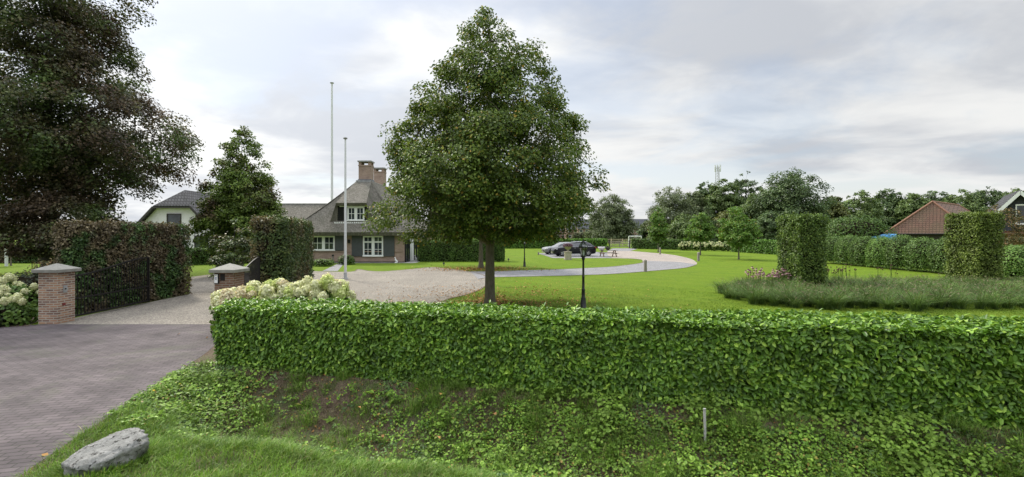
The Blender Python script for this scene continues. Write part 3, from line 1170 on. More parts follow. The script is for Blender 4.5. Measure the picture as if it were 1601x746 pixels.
# grey paved drive curving across the right-hand lawn
lower = smooth_line([gp(748, 437), gp(769, 433.9), gp(835, 432.3), gp(910, 430.4), gp(960, 428.4), gp(1027, 423.2), gp(1072, 418.8), gp(1089, 413.8)], 5)
upper = smooth_line([gp(1064, 410), gp(1040, 409), gp(1007, 408.4), gp(1002, 411.5), gp(960, 416.8), gp(914, 419.4), gp(865, 421.6), gp(800, 423.4), gp(768, 424.4), gp(735, 424.5)], 5)
sheet('curved_drive', lower + upper, 0.008, M['pavers_grey'])
gp2 = [gp(1089, 413.8)] + smooth_line([gp(1090, 411), gp(1078, 404.2), gp(1048, 398), gp(1010, 394.4), gp(985, 392.4)], 4) + [gp(950, 392.4), gp(948, 398), gp(956, 403.8)]
gp2 += smooth_line([gp(985, 404.4), gp(1003, 406.2), gp(1007, 408.4), gp(1040, 409), gp(1064, 410)], 4)
sheet('gravel_turn', gp2, 0.004, M['gravel_pink'])
sheet('parking_bay', [gp(840, 396.2), gp(850, 399), gp(864, 403.8), gp(957, 403.8), gp(949, 398), gp(950, 394.5), gp(900, 393.5)], 0.012, M['pavers_grey'])
sheet('gate_track', [gp(950, 392.6), gp(985, 392.6), gp(996, 389.6), gp(986, 388.4), gp(958, 388.4)], 0.012, M['pavers_grey'])

# dark cut edges of the lawn along the paving: a shallow bare line of earth
def strip(name, line, w, z, mat):
    V, Q = [], []
    for i, p in enumerate(line):
        a, b = line[max(i - 1, 0)], line[min(i + 1, len(line) - 1)]
        d = np.array([b[0] - a[0], b[1] - a[1]])
        d = d / max(np.linalg.norm(d), 1e-6)
        V += [(p[0] - d[1] * w / 2, p[1] + d[0] * w / 2, z), (p[0] + d[1] * w / 2, p[1] - d[0] * w / 2, z)]
    Q = [(2 * i, 2 * i + 1, 2 * i + 3, 2 * i + 2) for i in range(len(line) - 1)]
    me = bpy.data.meshes.new(name)
    me.from_pydata(V, [], Q)
    me.materials.append(mat)
    return tag(link(name, me), kind='structure')


strip('lawn_edge', smooth_line(gr_edge[:15], 4), 0.09, 0.012, M['soil'])
strip('lawn_edge', upper[12:], 0.12, 0.016, M['soil'])
strip('lawn_edge', lower, 0.09, 0.016, M['soil'])
strip('lawn_edge', smooth_line([gp(790, 403.6), gp(830, 403.5), gp(864, 403.8), gp(957, 403.9), gp(985, 404.4), gp(1003, 406.2)], 4), 0.14, 0.016, M['soil'])
# soil of the planting beds
sheet('bed_soil', [(-13.15, 12.75), (-15.6, 12.0), (-19.5, 10.6), (-24, 13), (-19, 17), (-14.2, 14.4), (-13.4, 13.2)], 0.006, M['soil'])
sheet('bed_soil', [uvw(-0.6, -1.0), uvw(3.2, -1.0), uvw(3.4, -2.6), uvw(-2.6, -2.7)], 0.010, M['soil'])

# ------------------------------------------------------------------ gate pillars
def pillar(x, y, brick, label):
    t = thing('gate_pillar', label, 'pillar', (x, y, 0), 0, 'brick pillars of the gateway')
    b = MB()
    b.box((-.265, -.265, -.1), (.265, .265, 1.425))
    b.build('shaft', brick, t, bevel=.006)
    c = MB()
    a = .365
    vs = [(-a, -a, 1.425), (a, -a, 1.425), (a, a, 1.425), (-a, a, 1.425), (-a, -a, 1.515), (a, -a, 1.515), (a, a, 1.515), (-a, a, 1.515), (0, 0, 1.675)]
    c.add(vs, [(3, 2, 1, 0), (0, 1, 5, 4), (1, 2, 6, 5), (2, 3, 7, 6), (3, 0, 4, 7), (4, 5, 8), (5, 6, 8), (6, 7, 8), (7, 4, 8)])
    c.build('cap', M['cap_stone'], t, bevel=.012)
    return t


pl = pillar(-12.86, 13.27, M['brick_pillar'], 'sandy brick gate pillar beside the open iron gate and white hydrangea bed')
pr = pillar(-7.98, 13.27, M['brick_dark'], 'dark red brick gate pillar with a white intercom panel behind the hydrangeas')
# bell push on the left pillar's inner face, intercom and number plaque on the right one's front
b = MB(); b.box((.265, -.10, .86), (.28, .02, 1.06)); bp = b.build('bell_plate', M['stone'], pl, bevel=.003)
b = MB(); b.box((.28, -.06, .94), (.287, -.02, .98)); b.build('bell_button', M['black'], bp)
b = MB(); b.box((.265, -.12, .50), (.285, -.04, .57)); b.build('reflector', plain('red_reflector', (0.18, 0.03, 0.03), 0.4), pl)
b = MB(); b.box((-.255, -.295, 1.13), (-.125, -.265, 1.395)); ic = b.build('intercom', M['black'], pr, bevel=.006)
b = MB(); b.box((-.245, -.300, 1.145), (-.155, -.2955, 1.385)); ip = b.build('intercom_panel', M['white'], ic)
b = MB()
b.lathe([(.012, 0), (.012, .003)], 12)
for i, v in enumerate(b.v):
    b.v[i] = (-.20 + v[0], -.3005 - v[2], 1.355 + v[1])
b.box((-.222, -.3035, 1.235), (-.178, -.3005, 1.247))
b.build('intercom_button', M['black'], ip)
b = MB(); b.box((-.222, -.3035, 1.265), (-.178, -.3005, 1.305)); b.build('intercom_display', plain('display', (0.25, 0.25, 0.4), 0.3), ip)
b = MB(); b.box((-.10, -.275, 1.21), (.03, -.266, 1.39)); b.build('plaque', M['iron'], pr, bevel=.004)


def gate(a, b_, h0, h1, label, n):
    """open wrought-iron leaf with a swept top rail"""
    t = thing('iron_gate', label, 'gate', (a[0], a[1], 0), 0, 'open leaves of the driveway gate')
    A, B = Vector((a[0], a[1], 0)), Vector((b_[0], b_[1], 0))

    def P(s, z):
        p = A.lerp(B, s)
        return (p.x, p.y, z)

    def top(s):
        return h0 + (h1 - h0) * (s * s * (3 - 2 * s))
    fr = MB()
    fr.bar(P(0, .06), P(0, h0), .06, .06)
    fr.bar(P(1, .06), P(1, h1), .05, .05)
    fr.bar(P(0.01, .11), P(.99, .11), .04, .05)
    fr.bar(P(0.01, .62), P(.99, .62), .035, .045)
    for k in range(10):
        fr.bar(P(.01 + k * .098, top(.01 + k * .098)), P(.01 + (k + 1) * .098, top(.01 + (k + 1) * .098)), .035, .045)
    fr.build('frame', M['iron'], t, (a[0], a[1], 0))
    ba = MB()
    for k in range(n):
        s = .025 + .95 * k / (n - 1)
        ba.tube([P(s, .12), P(s, top(s) - .0)], .012, 6)
    ba.build('bars', M['iron'], t, (a[0], a[1], 0))
    br = MB()
    br.box((a[0] - .07, a[1] - .03, h0 - .12), (a[0] + .05, a[1] + .05, h0 - .02))
    br.build('hinge', M['iron'], t, (a[0], a[1], 0))
    return t


gate((-12.72, 13.56), (-13.12, 16.95), 1.28, 1.66, 'dark iron gate leaf standing open against the tall copper hedge', 26)
gate((-8.05, 13.6), (-9.15, 17.0), 1.28, 1.66, 'dark iron gate leaf half hidden behind the pillar with the intercom', 26)

# ------------------------------------------------------------------ clipped hedges near the gate
hedge('beech_hedge', 'tall copper beech hedge with green patches along the gravel drive', [(-13.28, 14.5), (-13.42, 19.6), (-14.7, 19.6), (-14.15, 14.5)], 2.84, 900, .085, .06,
      M['copper_hedge'], 21, fuzz=.05, rough=.08, core_in=.16, core_top=.14, group='clipped beech hedges by the gate')
hedge('beech_hedge', 'tall green and russet beech hedge block behind the hydrangeas and flagpole', [(-9.7, 17.4), (-8.4, 17.4), (-10.4, 24.5), (-11.8, 24.5)], 3.08, 620, .09, .065,
      M['mixed_hedge'], 22, fuzz=.06, rough=.1, core_in=.16, core_top=.16, group='clipped beech hedges by the gate')
hedge('low_hedge', 'low clipped hedge on the lawn in front of the white house', [(-26.6, 37.2), (-21.5, 40.6), (-22.2, 41.7), (-27.3, 38.3)], 1.28, 300, .12, .085, M['hornbeam'], 23, core_in=.12)
hedge('low_hedge', 'low purple hedge across the far lawn beyond the planting bed', [(-47, 40), (-38.5, 40.5), (-38.6, 41.6), (-47, 41.2)], 1.32, 240, .13, .09, M['copper_hedge'], 24, core_in=.12)

# ------------------------------------------------------------------ the laurel hedge
lau = [uvw(-0.06, 0), uvw(17.5, 0), uvw(17.5, -1.12), uvw(-0.7, -1.12)]
lau_h = 1.12


def lau_hf(x, y):
    u, v = to_uv(x, y)
    p = np.stack([u, v, 0 * u], axis=-1)
    return 1.085 + 0.010 * u + 0.06 * (fbm(p, .9, 4) - .5)


def lau_gap(x, y):
    u, v = to_uv(x, y)
    p = np.stack([u, v, 0 * u], axis=-1)
    g = 0.12 * fbm(p, 1.6, 6) + 0.26 * np.clip(vnoise(p, 0.9, 2) - .55, 0, 1) * 2
    return np.clip(g - .10, -.08, .30)


LV, LF, _ = hedge_arrays(lau, lau_h, 3000, .086, .043, 31, kind='oval', fuzz=.03, top_mul=.85, rough=.06, round_r=.06, up=.6, hfun=lau_hf, gapfun=lau_gap, rnd=.44)
rng = np.random.default_rng(77)
# young shoots standing above the clipped top
ns = 480
su = rng.uniform(-.4, 16, ns)
sv = rng.uniform(-1.1, -.02, ns)
sx, sy = uvw(su, sv)
sz0 = lau_hf(sx, sy)
k = 7
base = np.repeat(np.stack([sx, sy, sz0 - .05], axis=-1), k, axis=0)
hh = np.tile(np.linspace(0.0, .12, k), ns) * np.repeat(rng.uniform(.4, 1.25, ns), k)
base[:, 2] += hh
a2 = rng.random(ns * k) * 2 * np.pi
dirs = np.stack([np.cos(a2), np.sin(a2), np.full(ns * k, 0.75)], axis=-1)
nn = np.stack([-np.cos(a2) * .5, -np.sin(a2) * .5, np.full(ns * k, .9)], axis=-1) + rng.normal(0, .2, (ns * k, 3))
V2, F2 = leaves(base, nn, dirs, rng.uniform(.07, .115, ns * k), rng.uniform(.03, .045, ns * k), 'oval')
core = MB()
core.prism(inset(lau, .17), .30, lau_h - .13)
rr = random.Random(5)
for i in range(190):
    u, v = rr.uniform(0, 17), rr.uniform(-1.0, -.12)
    x, y = uvw(u, v)
    z = float(ground_z(u, v))
    x2, y2 = uvw(u + rr.uniform(-.15, .15), v + rr.uniform(-.1, .1))
    core.tube([(x, y, z - .03), ((x + x2) / 2 + rr.uniform(-.04, .04), (y + y2) / 2, .2), (x2, y2, .5)], [.018, .013, .009], 5)
cv, cg = mb_arrays(core, 1)
LVt, LG = combine([(LV, [(LF, 0)]), (V2, [(F2, 0)]), (cv, cg)])
ho = np.array([-5.5, 8.8, 0])
tag(link('laurel_hedge', mesh_np('laurel_hedge', LVt - ho, LG, [M['laurel'], M['core']]), None, tuple(ho)),
    'long clipped cherry laurel hedge with glossy green leaves above the ditch bank', 'hedge')

# ------------------------------------------------------------------ growth on the bank and verge
rng = np.random.default_rng(101)


def scatter(n, u0, u1, v0, v1):
    u = rng.uniform(u0, u1, n)
    v = rng.uniform(v0, v1, n)
    ok = u > edge_u(v) + .02
    return u[ok], v[ok]


def to3(u, v, dz=0.0):
    x, y = uvw(u, v)
    return np.stack([x, y, ground_z(u, v) + dz], axis=-1)


def cover_patch(n, dens_fun, size, lift, mat_slot, seed, u0=-.6, u1=16.5, v0=.08, v1=2.6):
    u, v = scatter(n, u0, u1, v0, v1)
    p = np.stack([u, v, 0 * u], axis=-1)
    keep = rng.random(len(u)) < dens_fun(u, v, p)
    u, v, p = u[keep], v[keep], p[keep]
    # leaves stand in sprigs of three to five
    m = len(u)
    kk = 4
    up = np.repeat(np.arange(m), kk)
    uu = u[up] + rng.normal(0, size * .55, m * kk)
    vv = v[up] + rng.normal(0, size * .55, m * kk)
    mound = lift * (0.25 + 1.1 * vnoise(np.stack([uu, vv, 0 * uu], -1), 2.6, seed)) * rng.uniform(.35, 1.1, m)[up]
    P = to3(uu, vv) + np.stack([0 * mound, 0 * mound, mound + .01], -1)
    a = rng.random(m * kk) * 2 * np.pi
    N = np.stack([0.35 * np.cos(a) + EV[0] * .35, .35 * np.sin(a) + EV[1] * .35, np.ones(m * kk)], -1) + rng.normal(0, .25, (m * kk, 3))
    D = np.stack([np.cos(a), np.sin(a), -.15 + 0 * a], -1)
    s = size * rng.uniform(.6, 1.3, m * kk)
    return leaves(P, N, D, s, s * .8, 'oval', .12)


def bare(u, v):
    """where the bank's earth lies open"""
    p = np.stack([u, v, 0 * u], -1)
    a = np.exp(-((u - 2.9) / 1.5) ** 2) * np.clip((fbm(p, 1.1, 44) - .38) * 6, 0, 1)
    b_ = np.exp(-((u - 7.6) / .5) ** 2) * np.clip((v - .5) * 3, 0, 1) * .9
    return np.clip(a * .8 + b_, 0, 1) * np.clip((v - .05) * 5, 0, 1) * np.clip((2.2 - v) * 5, 0, 1)


def d_cover(u, v, p):
    right = np.clip((u - 5.0) / 1.5, 0, 1) * np.clip(1.15 - np.abs(v - .75) * .75, .05, 1)
    left = np.clip((2.6 - u) / 1.6, 0, 1) * .55
    patch = np.clip((fbm(p, 1.1, 12) - .44) * 6, 0, 1)
    low = np.clip((v - .24 - np.clip((u - 3) * .02, 0, .15)) * 6, .03, 1) * (1 - .75 * bare(u, v))
    return np.clip(right * np.clip((fbm(p, 1.5, 2) - .36) * 7, 0, 1) + left * patch + .30 * patch, 0, 1) * low


def d_ivy(u, v, p):
    left = np.clip((2.4 - (u - edge_u(v))) / 1.4, 0, 1)
    patch = np.clip((fbm(p, 1.5, 31) - .50) * 7, 0, 1)
    band = np.clip(1 - np.abs(v - .3) * 2.5, 0, 1) * .4
    return np.clip(left * np.clip((fbm(p, 1.5, 33) - .32) * 4, 0, 1) + patch * .35 + band * patch, 0, 1)


V1, F1 = cover_patch(34000, d_cover, .038, .12, 0, 3)
V2, F2 = cover_patch(20000, d_ivy, .034, .07, 1, 4)


def d_elder(u, v, p):
    right = np.clip((u - 4.2) / 1.6, 0, 1) * np.clip(1.25 - np.abs(v - .65) * .7, .08, 1)
    left = np.clip((2.2 - (u - edge_u(v))) / 1.2, 0, 1) * .35
    return np.clip((right + left) * np.clip((fbm(p, 1.0, 17) - .43) * 8, 0, 1), 0, 1)


V3, F3 = cover_patch(15000, d_elder, .056, .20, 2, 7)
Vt, gr = combine([(V1, [(F1, 0)]), (V2, [(F2, 1)]), (V3, [(F3, 2)])])
tag(link('ground_cover', mesh_np('ground_cover', Vt, gr, [M['cover'], M['ivy'], M['elder']])), 'leafy ground elder and ivy creeping over the ditch bank', 'ground cover', kind='stuff')

# grass: long verge grass, tufts on the bank, dry blades
u, v = scatter(150000, -.6, 15.5, 2.0, 4.35)
p = np.stack([u, v, 0 * u], -1)
keep = rng.random(len(u)) < np.clip(.5 + 1.6 * (fbm(p, 1.4, 51) - .25), .3, 1) * np.clip((v - 1.95) / .35, .1, 1)
u, v, p = u[keep], v[keep], p[keep]
P = to3(u, v, -.01)
hgt = .075 + .15 * fbm(p, 1.1, 52) * rng.uniform(.5, 1.25, len(u))
A = rng.normal(math.atan2(-.2, .9), 1.5, len(u))
B1 = blades(P, A, hgt, rng.uniform(.25, 1.15, len(u)), rng.uniform(.0045, .0085, len(u)), rng)
# tufts
nt = 620
tu, tv = scatter(nt, -.2, 15.5, .05, 2.4)
pt = np.stack([tu, tv, 0 * tu], -1)
kp = fbm(pt, .9, 61) > .42
tu, tv = tu[kp], tv[kp]
per = 75
uu = np.repeat(tu, per) + rng.normal(0, .055, len(tu) * per)
vv = np.repeat(tv, per) + rng.normal(0, .055, len(tu) * per)
P = to3(uu, vv, -.01)
A = rng.random(len(uu)) * 2 * np.pi
hL = np.repeat(rng.uniform(.12, .34, len(tu)), per) * rng.uniform(.6, 1.2, len(uu))
B2 = blades(P, A, hL, rng.uniform(.3, 1.2, len(uu)), rng.uniform(.004, .0075, len(uu)), rng)
# thin short grass over the bank
u, v = scatter(60000, -.3, 15.5, .12, 2.3)
p = np.stack([u, v, 0 * u], -1)
keep = rng.random(len(u)) < np.clip((fbm(p, 1.2, 71) - .44) * 7, 0.02, 1) * (1 - .65 * bare(u, v))
u, v = u[keep], v[keep]
P = to3(u, v, -.01)
B3 = blades(P, rng.random(len(u)) * 6.28, rng.uniform(.04, .15, len(u)), rng.uniform(.3, 1.2, len(u)), rng.uniform(.004, .007, len(u)), rng)
u, v = scatter(42000, -.3, 15.5, .1, 2.4)
p = np.stack([u, v, 0 * u], -1)
keep = rng.random(len(u)) < np.clip(np.clip((fbm(p, 1.3, 81) - .45) * 6, 0.05, 1) + .55 * bare(u, v), 0, 1)
u, v = u[keep], v[keep]
P = to3(u, v, -.005)
B4 = blades(P, rng.random(len(u)) * 6.28, rng.uniform(.05, .22, len(u)), rng.uniform(.7, 1.6, len(u)), rng.uniform(.003, .006, len(u)), rng)
# blades crowding round the boulder
ab = rng.random(2600) * 2 * np.pi
rb_ = rng.uniform(.92, 1.45, 2600)
lx, ly = .36 * rb_ * np.cos(ab), .22 * rb_ * np.sin(ab)
c6, s6 = math.cos(R(60)), math.sin(R(60))
bu_, bv_ = to_uv(-4.36 + lx * c6 - ly * s6, 5.06 + lx * s6 + ly * c6)
P = to3(bu_, bv_, -.01)
B5 = blades(P, ab + R(60), rng.uniform(.07, .17, 2600), rng.uniform(.2, 1.0, 2600), rng.uniform(.005, .008, 2600), rng)
parts = []
for Bq, mi in ((B5, 0), (B1, 0), (B2, 0), (B3, 0), (B4, 1)):
    parts.append((Bq[0], [(Bq[1], mi), (Bq[2], mi)]))
Vt, gr = combine(parts)
tag(link('grass', mesh_np('grass', Vt, gr, [M['blade'], M['straw']])), 'long roadside grass on the verge and in tufts on the ditch bank', 'grass', kind='stuff')

# the mown lawn nearest the hedge, blade by blade
n = 230000
X, Y = rng.uniform(-4.5, 22, n), 11.0 + 12.5 * rng.random(n) ** 1.3
keep = ~in_poly(grav, X, Y) & (Y > 10.2 - .2335 * (X + 5.8)) & (X / Y < 1.12)
X, Y = X[keep], Y[keep]
p = np.stack([X, Y, 0 * X], -1)
keep = rng.random(len(X)) < np.clip(.45 + 2.4 * (fbm(p, 1.2, 57) - .42), .12, 1) * np.clip((23.3 - Y) / 8, 0, 1)
X, Y = X[keep], Y[keep]
Bl = blades(np.stack([X, Y, 0 * X - .005], -1), rng.random(len(X)) * 6.28, rng.uniform(.025, .06, len(X)), rng.uniform(.4, 1.4, len(X)), rng.uniform(.008, .016, len(X)), rng)
tag(link('lawn_grass', mesh_np('lawn_grass', Bl[0], [(Bl[1], 0), (Bl[2], 0)], [M['lawn_blade']])), 'short mown grass blades of the lawn behind the laurel hedge', 'grass', kind='stuff')

# broad-leaved weeds in rosettes on the bank
nr = 150
wu, wv = scatter(nr, .2, 15.5, .25, 2.2)
kq = 9
ru, rv = np.repeat(wu, kq), np.repeat(wv, kq)
P = to3(ru, rv, .015)
A = rng.random(len(ru)) * 2 * np.pi
D = np.stack([np.cos(A), np.sin(A), rng.uniform(.15, .9, len(ru))], -1)
N = np.stack([-np.cos(A) * .5, -np.sin(A) * .5, np.ones(len(ru))], -1)
s_ = np.repeat(rng.uniform(.08, .17, len(wu)), kq) * rng.uniform(.6, 1.1, len(ru))
Vw, Fw = leaves(P, N, D, s_, s_ * .30, 'oval', .2)
tag(link('broad_leaved_weeds', mesh_np('broad_leaved_weeds', Vw, [(Fw, 0)], [M['cover']])), 'rosettes of broad leaved weeds dotted over the ditch bank', 'weeds', kind='stuff')

# dead leaves and litter on the bank and under the hedge
u, v = scatter(4200, -.4, 16, -.5, 1.6)
P = to3(u, v, .012)
N = np.tile([0, 0, 1.0], (len(u), 1)) + rng.normal(0, .5, (len(u), 3))
Va, Fa = leaves(P, N, rand_unit(rng, len(u)), rng.uniform(.025, .055, len(u)), rng.uniform(.015, .03, len(u)), 'quad', .3)
# fallen leaves on the lawn round the big tree
n = 5200
r_ = np.abs(rng.normal(0, 2.3, n)) + .1
a_ = rng.random(n) * 2 * np.pi
X, Y = -.8 + r_ * np.cos(a_) * 1.15, 17.2 + r_ * np.sin(a_) * 1.7
ok = rng.random(n) < np.clip((fbm(np.stack([X, Y, 0 * X], -1), .7, 91) - .3) * 5, .1, 1)
X, Y = X[ok], Y[ok]
P = np.stack([X, Y, np.full(len(X), .02)], -1)
N = np.tile([0, 0, 1.0], (len(X), 1)) + rng.normal(0, .35, (len(X), 3))
Vb, Fb = leaves(P, N, rand_unit(rng, len(X)), rng.uniform(.05, .09, len(X)), rng.uniform(.04, .065, len(X)), 'quad', .25)
n = 1500
X, Y = rng.normal(-2.2, 1.9, n), np.clip(rng.normal(33.6, 1.3, n), 31.3, 38)
P = np.stack([X, Y, np.full(n, .02)], -1)
Vc, Fc = leaves(P, np.tile([0, 0, 1.0], (n, 1)) + rng.normal(0, .35, (n, 3)), rand_unit(rng, n), .1, .07, 'quad', .25)
Vt, gr = combine([(Va, [(Fa, 0)]), (Vb, [(Fb, 0)]), (Vc, [(Fc, 0)])])
tag(link('fallen_leaves', mesh_np('fallen_leaves', Vt, gr, [M['dead_leaf']])), 'brown fallen leaves scattered on lawn, bank and under the hedge', 'leaves', kind='stuff')

# ------------------------------------------------------------------ boulder, marker post, dandelions
import bmesh


def mat_rock():
    m, t, b, o = new_mat('lichen_rock')
    v = coords(t)
    col = ramp(t, noise(t, v, 11, 10, 0.85), [(0.34, (0.17, 0.165, 0.15)), (0.48, (0.38, 0.375, 0.35)), (0.66, (0.55, 0.545, 0.52))])
    dk = ramp(t, noise(t, coords(t, scale=(1, 1.5, 1)), 15, 7, 0.7), [(0.56, (0, 0, 0)), (0.60, (1, 1, 1))])
    col = mixc(t, dk, col, (0.05, 0.047, 0.04))
    gn = ramp(t, noise(t, v, 3.3, 6, 0.7), [(0.56, (0, 0, 0)), (0.68, (0.7, 0.7, 0.7))])
    col = mixc(t, gn, col, (0.17, 0.18, 0.10))
    t.links.new(col, b.inputs['Base Color'])
    b.inputs['Roughness'].default_value = 0.95
    bump(t, b, noise(t, v, 20, 10, 0.85), 1.0, 0.07)
    return m


bm = bmesh.new()
bmesh.ops.create_icosphere(bm, subdivisions=5, radius=1.0)
co = np.array([x.co[:] for x in bm.verts])
kk = (np.abs(co[:, 0]) ** 3.2 + np.abs(co[:, 1]) ** 3 + np.abs(co[:, 2]) ** 3.2) ** (-1 / 3.1)
co = co * kk[:, None]
dsp = 1 + .34 * (fbm(co, 1.3, 2) - .5) + .28 * (fbm(co, 3.0, 6) - .5) + .13 * (fbm(co, 8.0, 9) - .5) + .07 * (fbm(co, 20.0, 4) - .5)
co = co * dsp[:, None]
co[:, 2] = np.where(co[:, 2] > .52, .52 + (co[:, 2] - .52) * .4, co[:, 2])
co = co * np.array([.335, .21, .25])
co[:, 2] += co[:, 0] * .10
for x, c in zip(bm.verts, co):
    x.co = c
for f in bm.faces:
    f.smooth = True
me = bpy.data.meshes.new('boulder')
bm.to_mesh(me)
bm.free()
me.materials.append(mat_rock())
o = link('boulder', me, None, (-4.36, 5.06, .07))
o.rotation_euler = (R(16), R(-6), R(60))
tag(o, 'flat grey lichen-spotted boulder lying in the verge grass by the paved drive', 'boulder')

mx, my = at(1103, 6.22), 6.22
mu, mv = to_uv(mx, my)
mz = float(ground_z(mu, mv))
t = thing('marker_post', 'short weathered white marker post leaning on the bank before the hedge', 'post', (mx, my, mz))
b = MB(); b.tube([(0, 0, -.1), (-.012, 0, .47)], .018, 8); b.build('post', M['post_pale'], t)
b = MB(); b.tube([(-.012, 0, .467), (-.0125, 0, .49)], .019, 8); b.build('post_cap', M['stone'], t)

for (px, py, lab) in ((282, 600, 'yellow dandelion at the paving edge nearer the hedge corner'), (240, 615, 'yellow dandelion at the paving edge nearer the boulder')):
    x, y = gp(px, py, .06)
    uu_, vv_ = to_uv(x, y)
    z = float(ground_z(uu_, vv_))
    t = thing('dandelion', lab, 'flower', (x, y, z), 0, 'dandelions along the paving')
    b = MB(); b.tube([(0, 0, -.01), (.005, 0, .1)], .003, 5); b.build('stem', M['bed_green'], t)
    b = MB(); b.lathe([(.004, .098), (.02, .104), (.022, .110), (.012, .117), (.002, .119)], 10); b.build('bloom', plain('dandelion_yellow', (0.75, 0.5, 0.02), 0.7), t)

# ------------------------------------------------------------------ the thatched house
HO = (-14.2, 41.0, 0.0)
house = thing('thatched_house', 'brick house with steep grey thatched roof, dormer and two chimneys', 'house', HO)


def slope_solid(bot, top, z_lip, lip=.3, inset_d=.14, levels=7, sag=.10, nu=10):
    """thatch: closed solid from an eave ring (CCW, 3-D) to a ridge ring of as many points"""
    mb = MB()
    n = len(bot)
    bot = [Vector(p) for p in bot]
    top = [Vector(p) for p in top]
    cen = sum(bot, Vector()) / n
    under = []
    for p in bot:
        d = (cen - p)
        d.z = 0
        d.normalize()
        under.append(p + d * inset_d + Vector((0, 0, -lip)))
    for i in range(n):
        j = (i + 1) % n
        grid = []
        for l in range(levels + 1):
            s = l / levels
            row = []
            for k in range(nu + 1):
                q = k / nu
                a, b = bot[i].lerp(bot[j], q), top[i].lerp(top[j], q)
                p = a.lerp(b, s)
                nrm = (bot[j] - bot[i]).cross(top[i] - bot[i])
                nrm.normalize()
                p = p - nrm * sag * math.sin(math.pi * s)
                row.append(p)
            grid.append(row)
        vs = [p for r in grid for p in r]
        w = nu + 1
        mb.add(vs, [(l * w + k, l * w + k + 1, (l + 1) * w + k + 1, (l + 1) * w + k) for l in range(levels) for k in range(nu)], 0, True)
        mb.add([under[i], under[j], bot[j], bot[i]], [(0, 1, 2, 3)])
    mb.add(top, [tuple(range(n))])
    mb.add(under, [tuple(reversed(range(n)))])
    return mb


wl_ = MB()
wl_.box((-19.0, 41.0, -.1), (-9.45, 57.5, 2.72))
wl_.box((-26.2, 44.4, -.1), (-19.003, 51.6, 2.72))
wl_.build('wall', M['brick_house'], house, HO)
b = MB()
b.box((-19.02, 40.965, .93), (-9.43, 41.0, 1.0))
b.build('brick_course', M['brick_house'], house, HO)
b = MB(); b.box((-19.05, 40.95, -.1), (-9.40, 41.0, .10)); b.build('plinth', M['dark_wood'], house, HO)

roof = slope_solid([(-19.6, 40.45, 2.66), (-9.05, 40.45, 2.66), (-9.05, 58.2, 2.66), (-19.6, 58.2, 2.66)],
                   [(-14.75, 44.65, 7.55), (-13.45, 44.65, 7.55), (-13.45, 54.2, 7.55), (-14.75, 54.2, 7.55)], 2.66, sag=.16)
ro = roof.build('roof', M['thatch'], house, HO)
wing = slope_solid([(-26.9, 43.85, 2.66), (-15.5, 43.85, 2.66), (-15.5, 52.2, 2.66), (-26.9, 52.2, 2.66)],
                   [(-24.2, 47.8, 5.55), (-15.0, 47.8, 5.55), (-15.0, 48.2, 5.55), (-24.2, 48.2, 5.55)], 2.66, sag=.10)
wing.build('roof', M['thatch'], house, HO)
# dormer: roof, thatched cheeks, dark boarded front
d = MB()


def quad_grid(mb, a, b, c, e, n=6):
    a, b, c, e = map(Vector, (a, b, c, e))
    vs = []
    for i in range(n + 1):
        for j in range(n + 1):
            vs.append(a.lerp(b, j / n).lerp(e.lerp(c, j / n), i / n))
    w = n + 1
    mb.add(vs, [(i * w + j, i * w + j + 1, (i + 1) * w + j + 1, (i + 1) * w + j) for i in range(n) for j in range(n)], 0, True)


d.slab([(-15.40, 41.02, 5.22), (-12.72, 41.02, 5.22), (-13.40, 44.80, 7.62), (-14.80, 44.80, 7.62)], .30)
quad_grid(d, (-15.40, 41.05, 5.16), (-16.05, 41.35, 3.50), (-15.95, 42.5, 4.85), (-14.85, 44.7, 7.5))
quad_grid(d, (-12.72, 41.05, 5.16), (-12.05, 41.35, 3.50), (-12.25, 42.5, 4.85), (-13.38, 44.7, 7.5))
quad_grid(d, (-15.40, 41.05, 5.16), (-15.36, 41.46, 5.0), (-15.40, 41.46, 3.40), (-16.05, 41.35, 3.45))
quad_grid(d, (-12.72, 41.05, 5.16), (-12.80, 41.46, 5.0), (-12.76, 41.46, 3.40), (-12.05, 41.35, 3.45))
dor = d.build('dormer', M['thatch'], house, HO)
b = MB(); b.box((-15.42, 41.46, 3.40), (-12.74, 43.2, 5.02))
for k in range(8):
    b.box((-15.40, 41.435, 3.56 + k * .165), (-12.76, 41.46, 3.705 + k * .165))
b.build('boarding', M['black'], dor, HO)
b = MB(); b.box((-15.62, 41.24, 3.40), (-12.55, 41.46, 3.49))
for k in range(16):
    b.box((-15.60 + k * .191, 41.225, 3.41), (-15.60 + k * .191 + .095, 41.24, 3.56))
b.build('sill_tiles', M['white'], dor, HO)
b = MB(); b.box((-15.2, 41.36, 4.90), (-12.95, 41.435, 4.985)); b.build('fascia', M['white'], dor, HO)


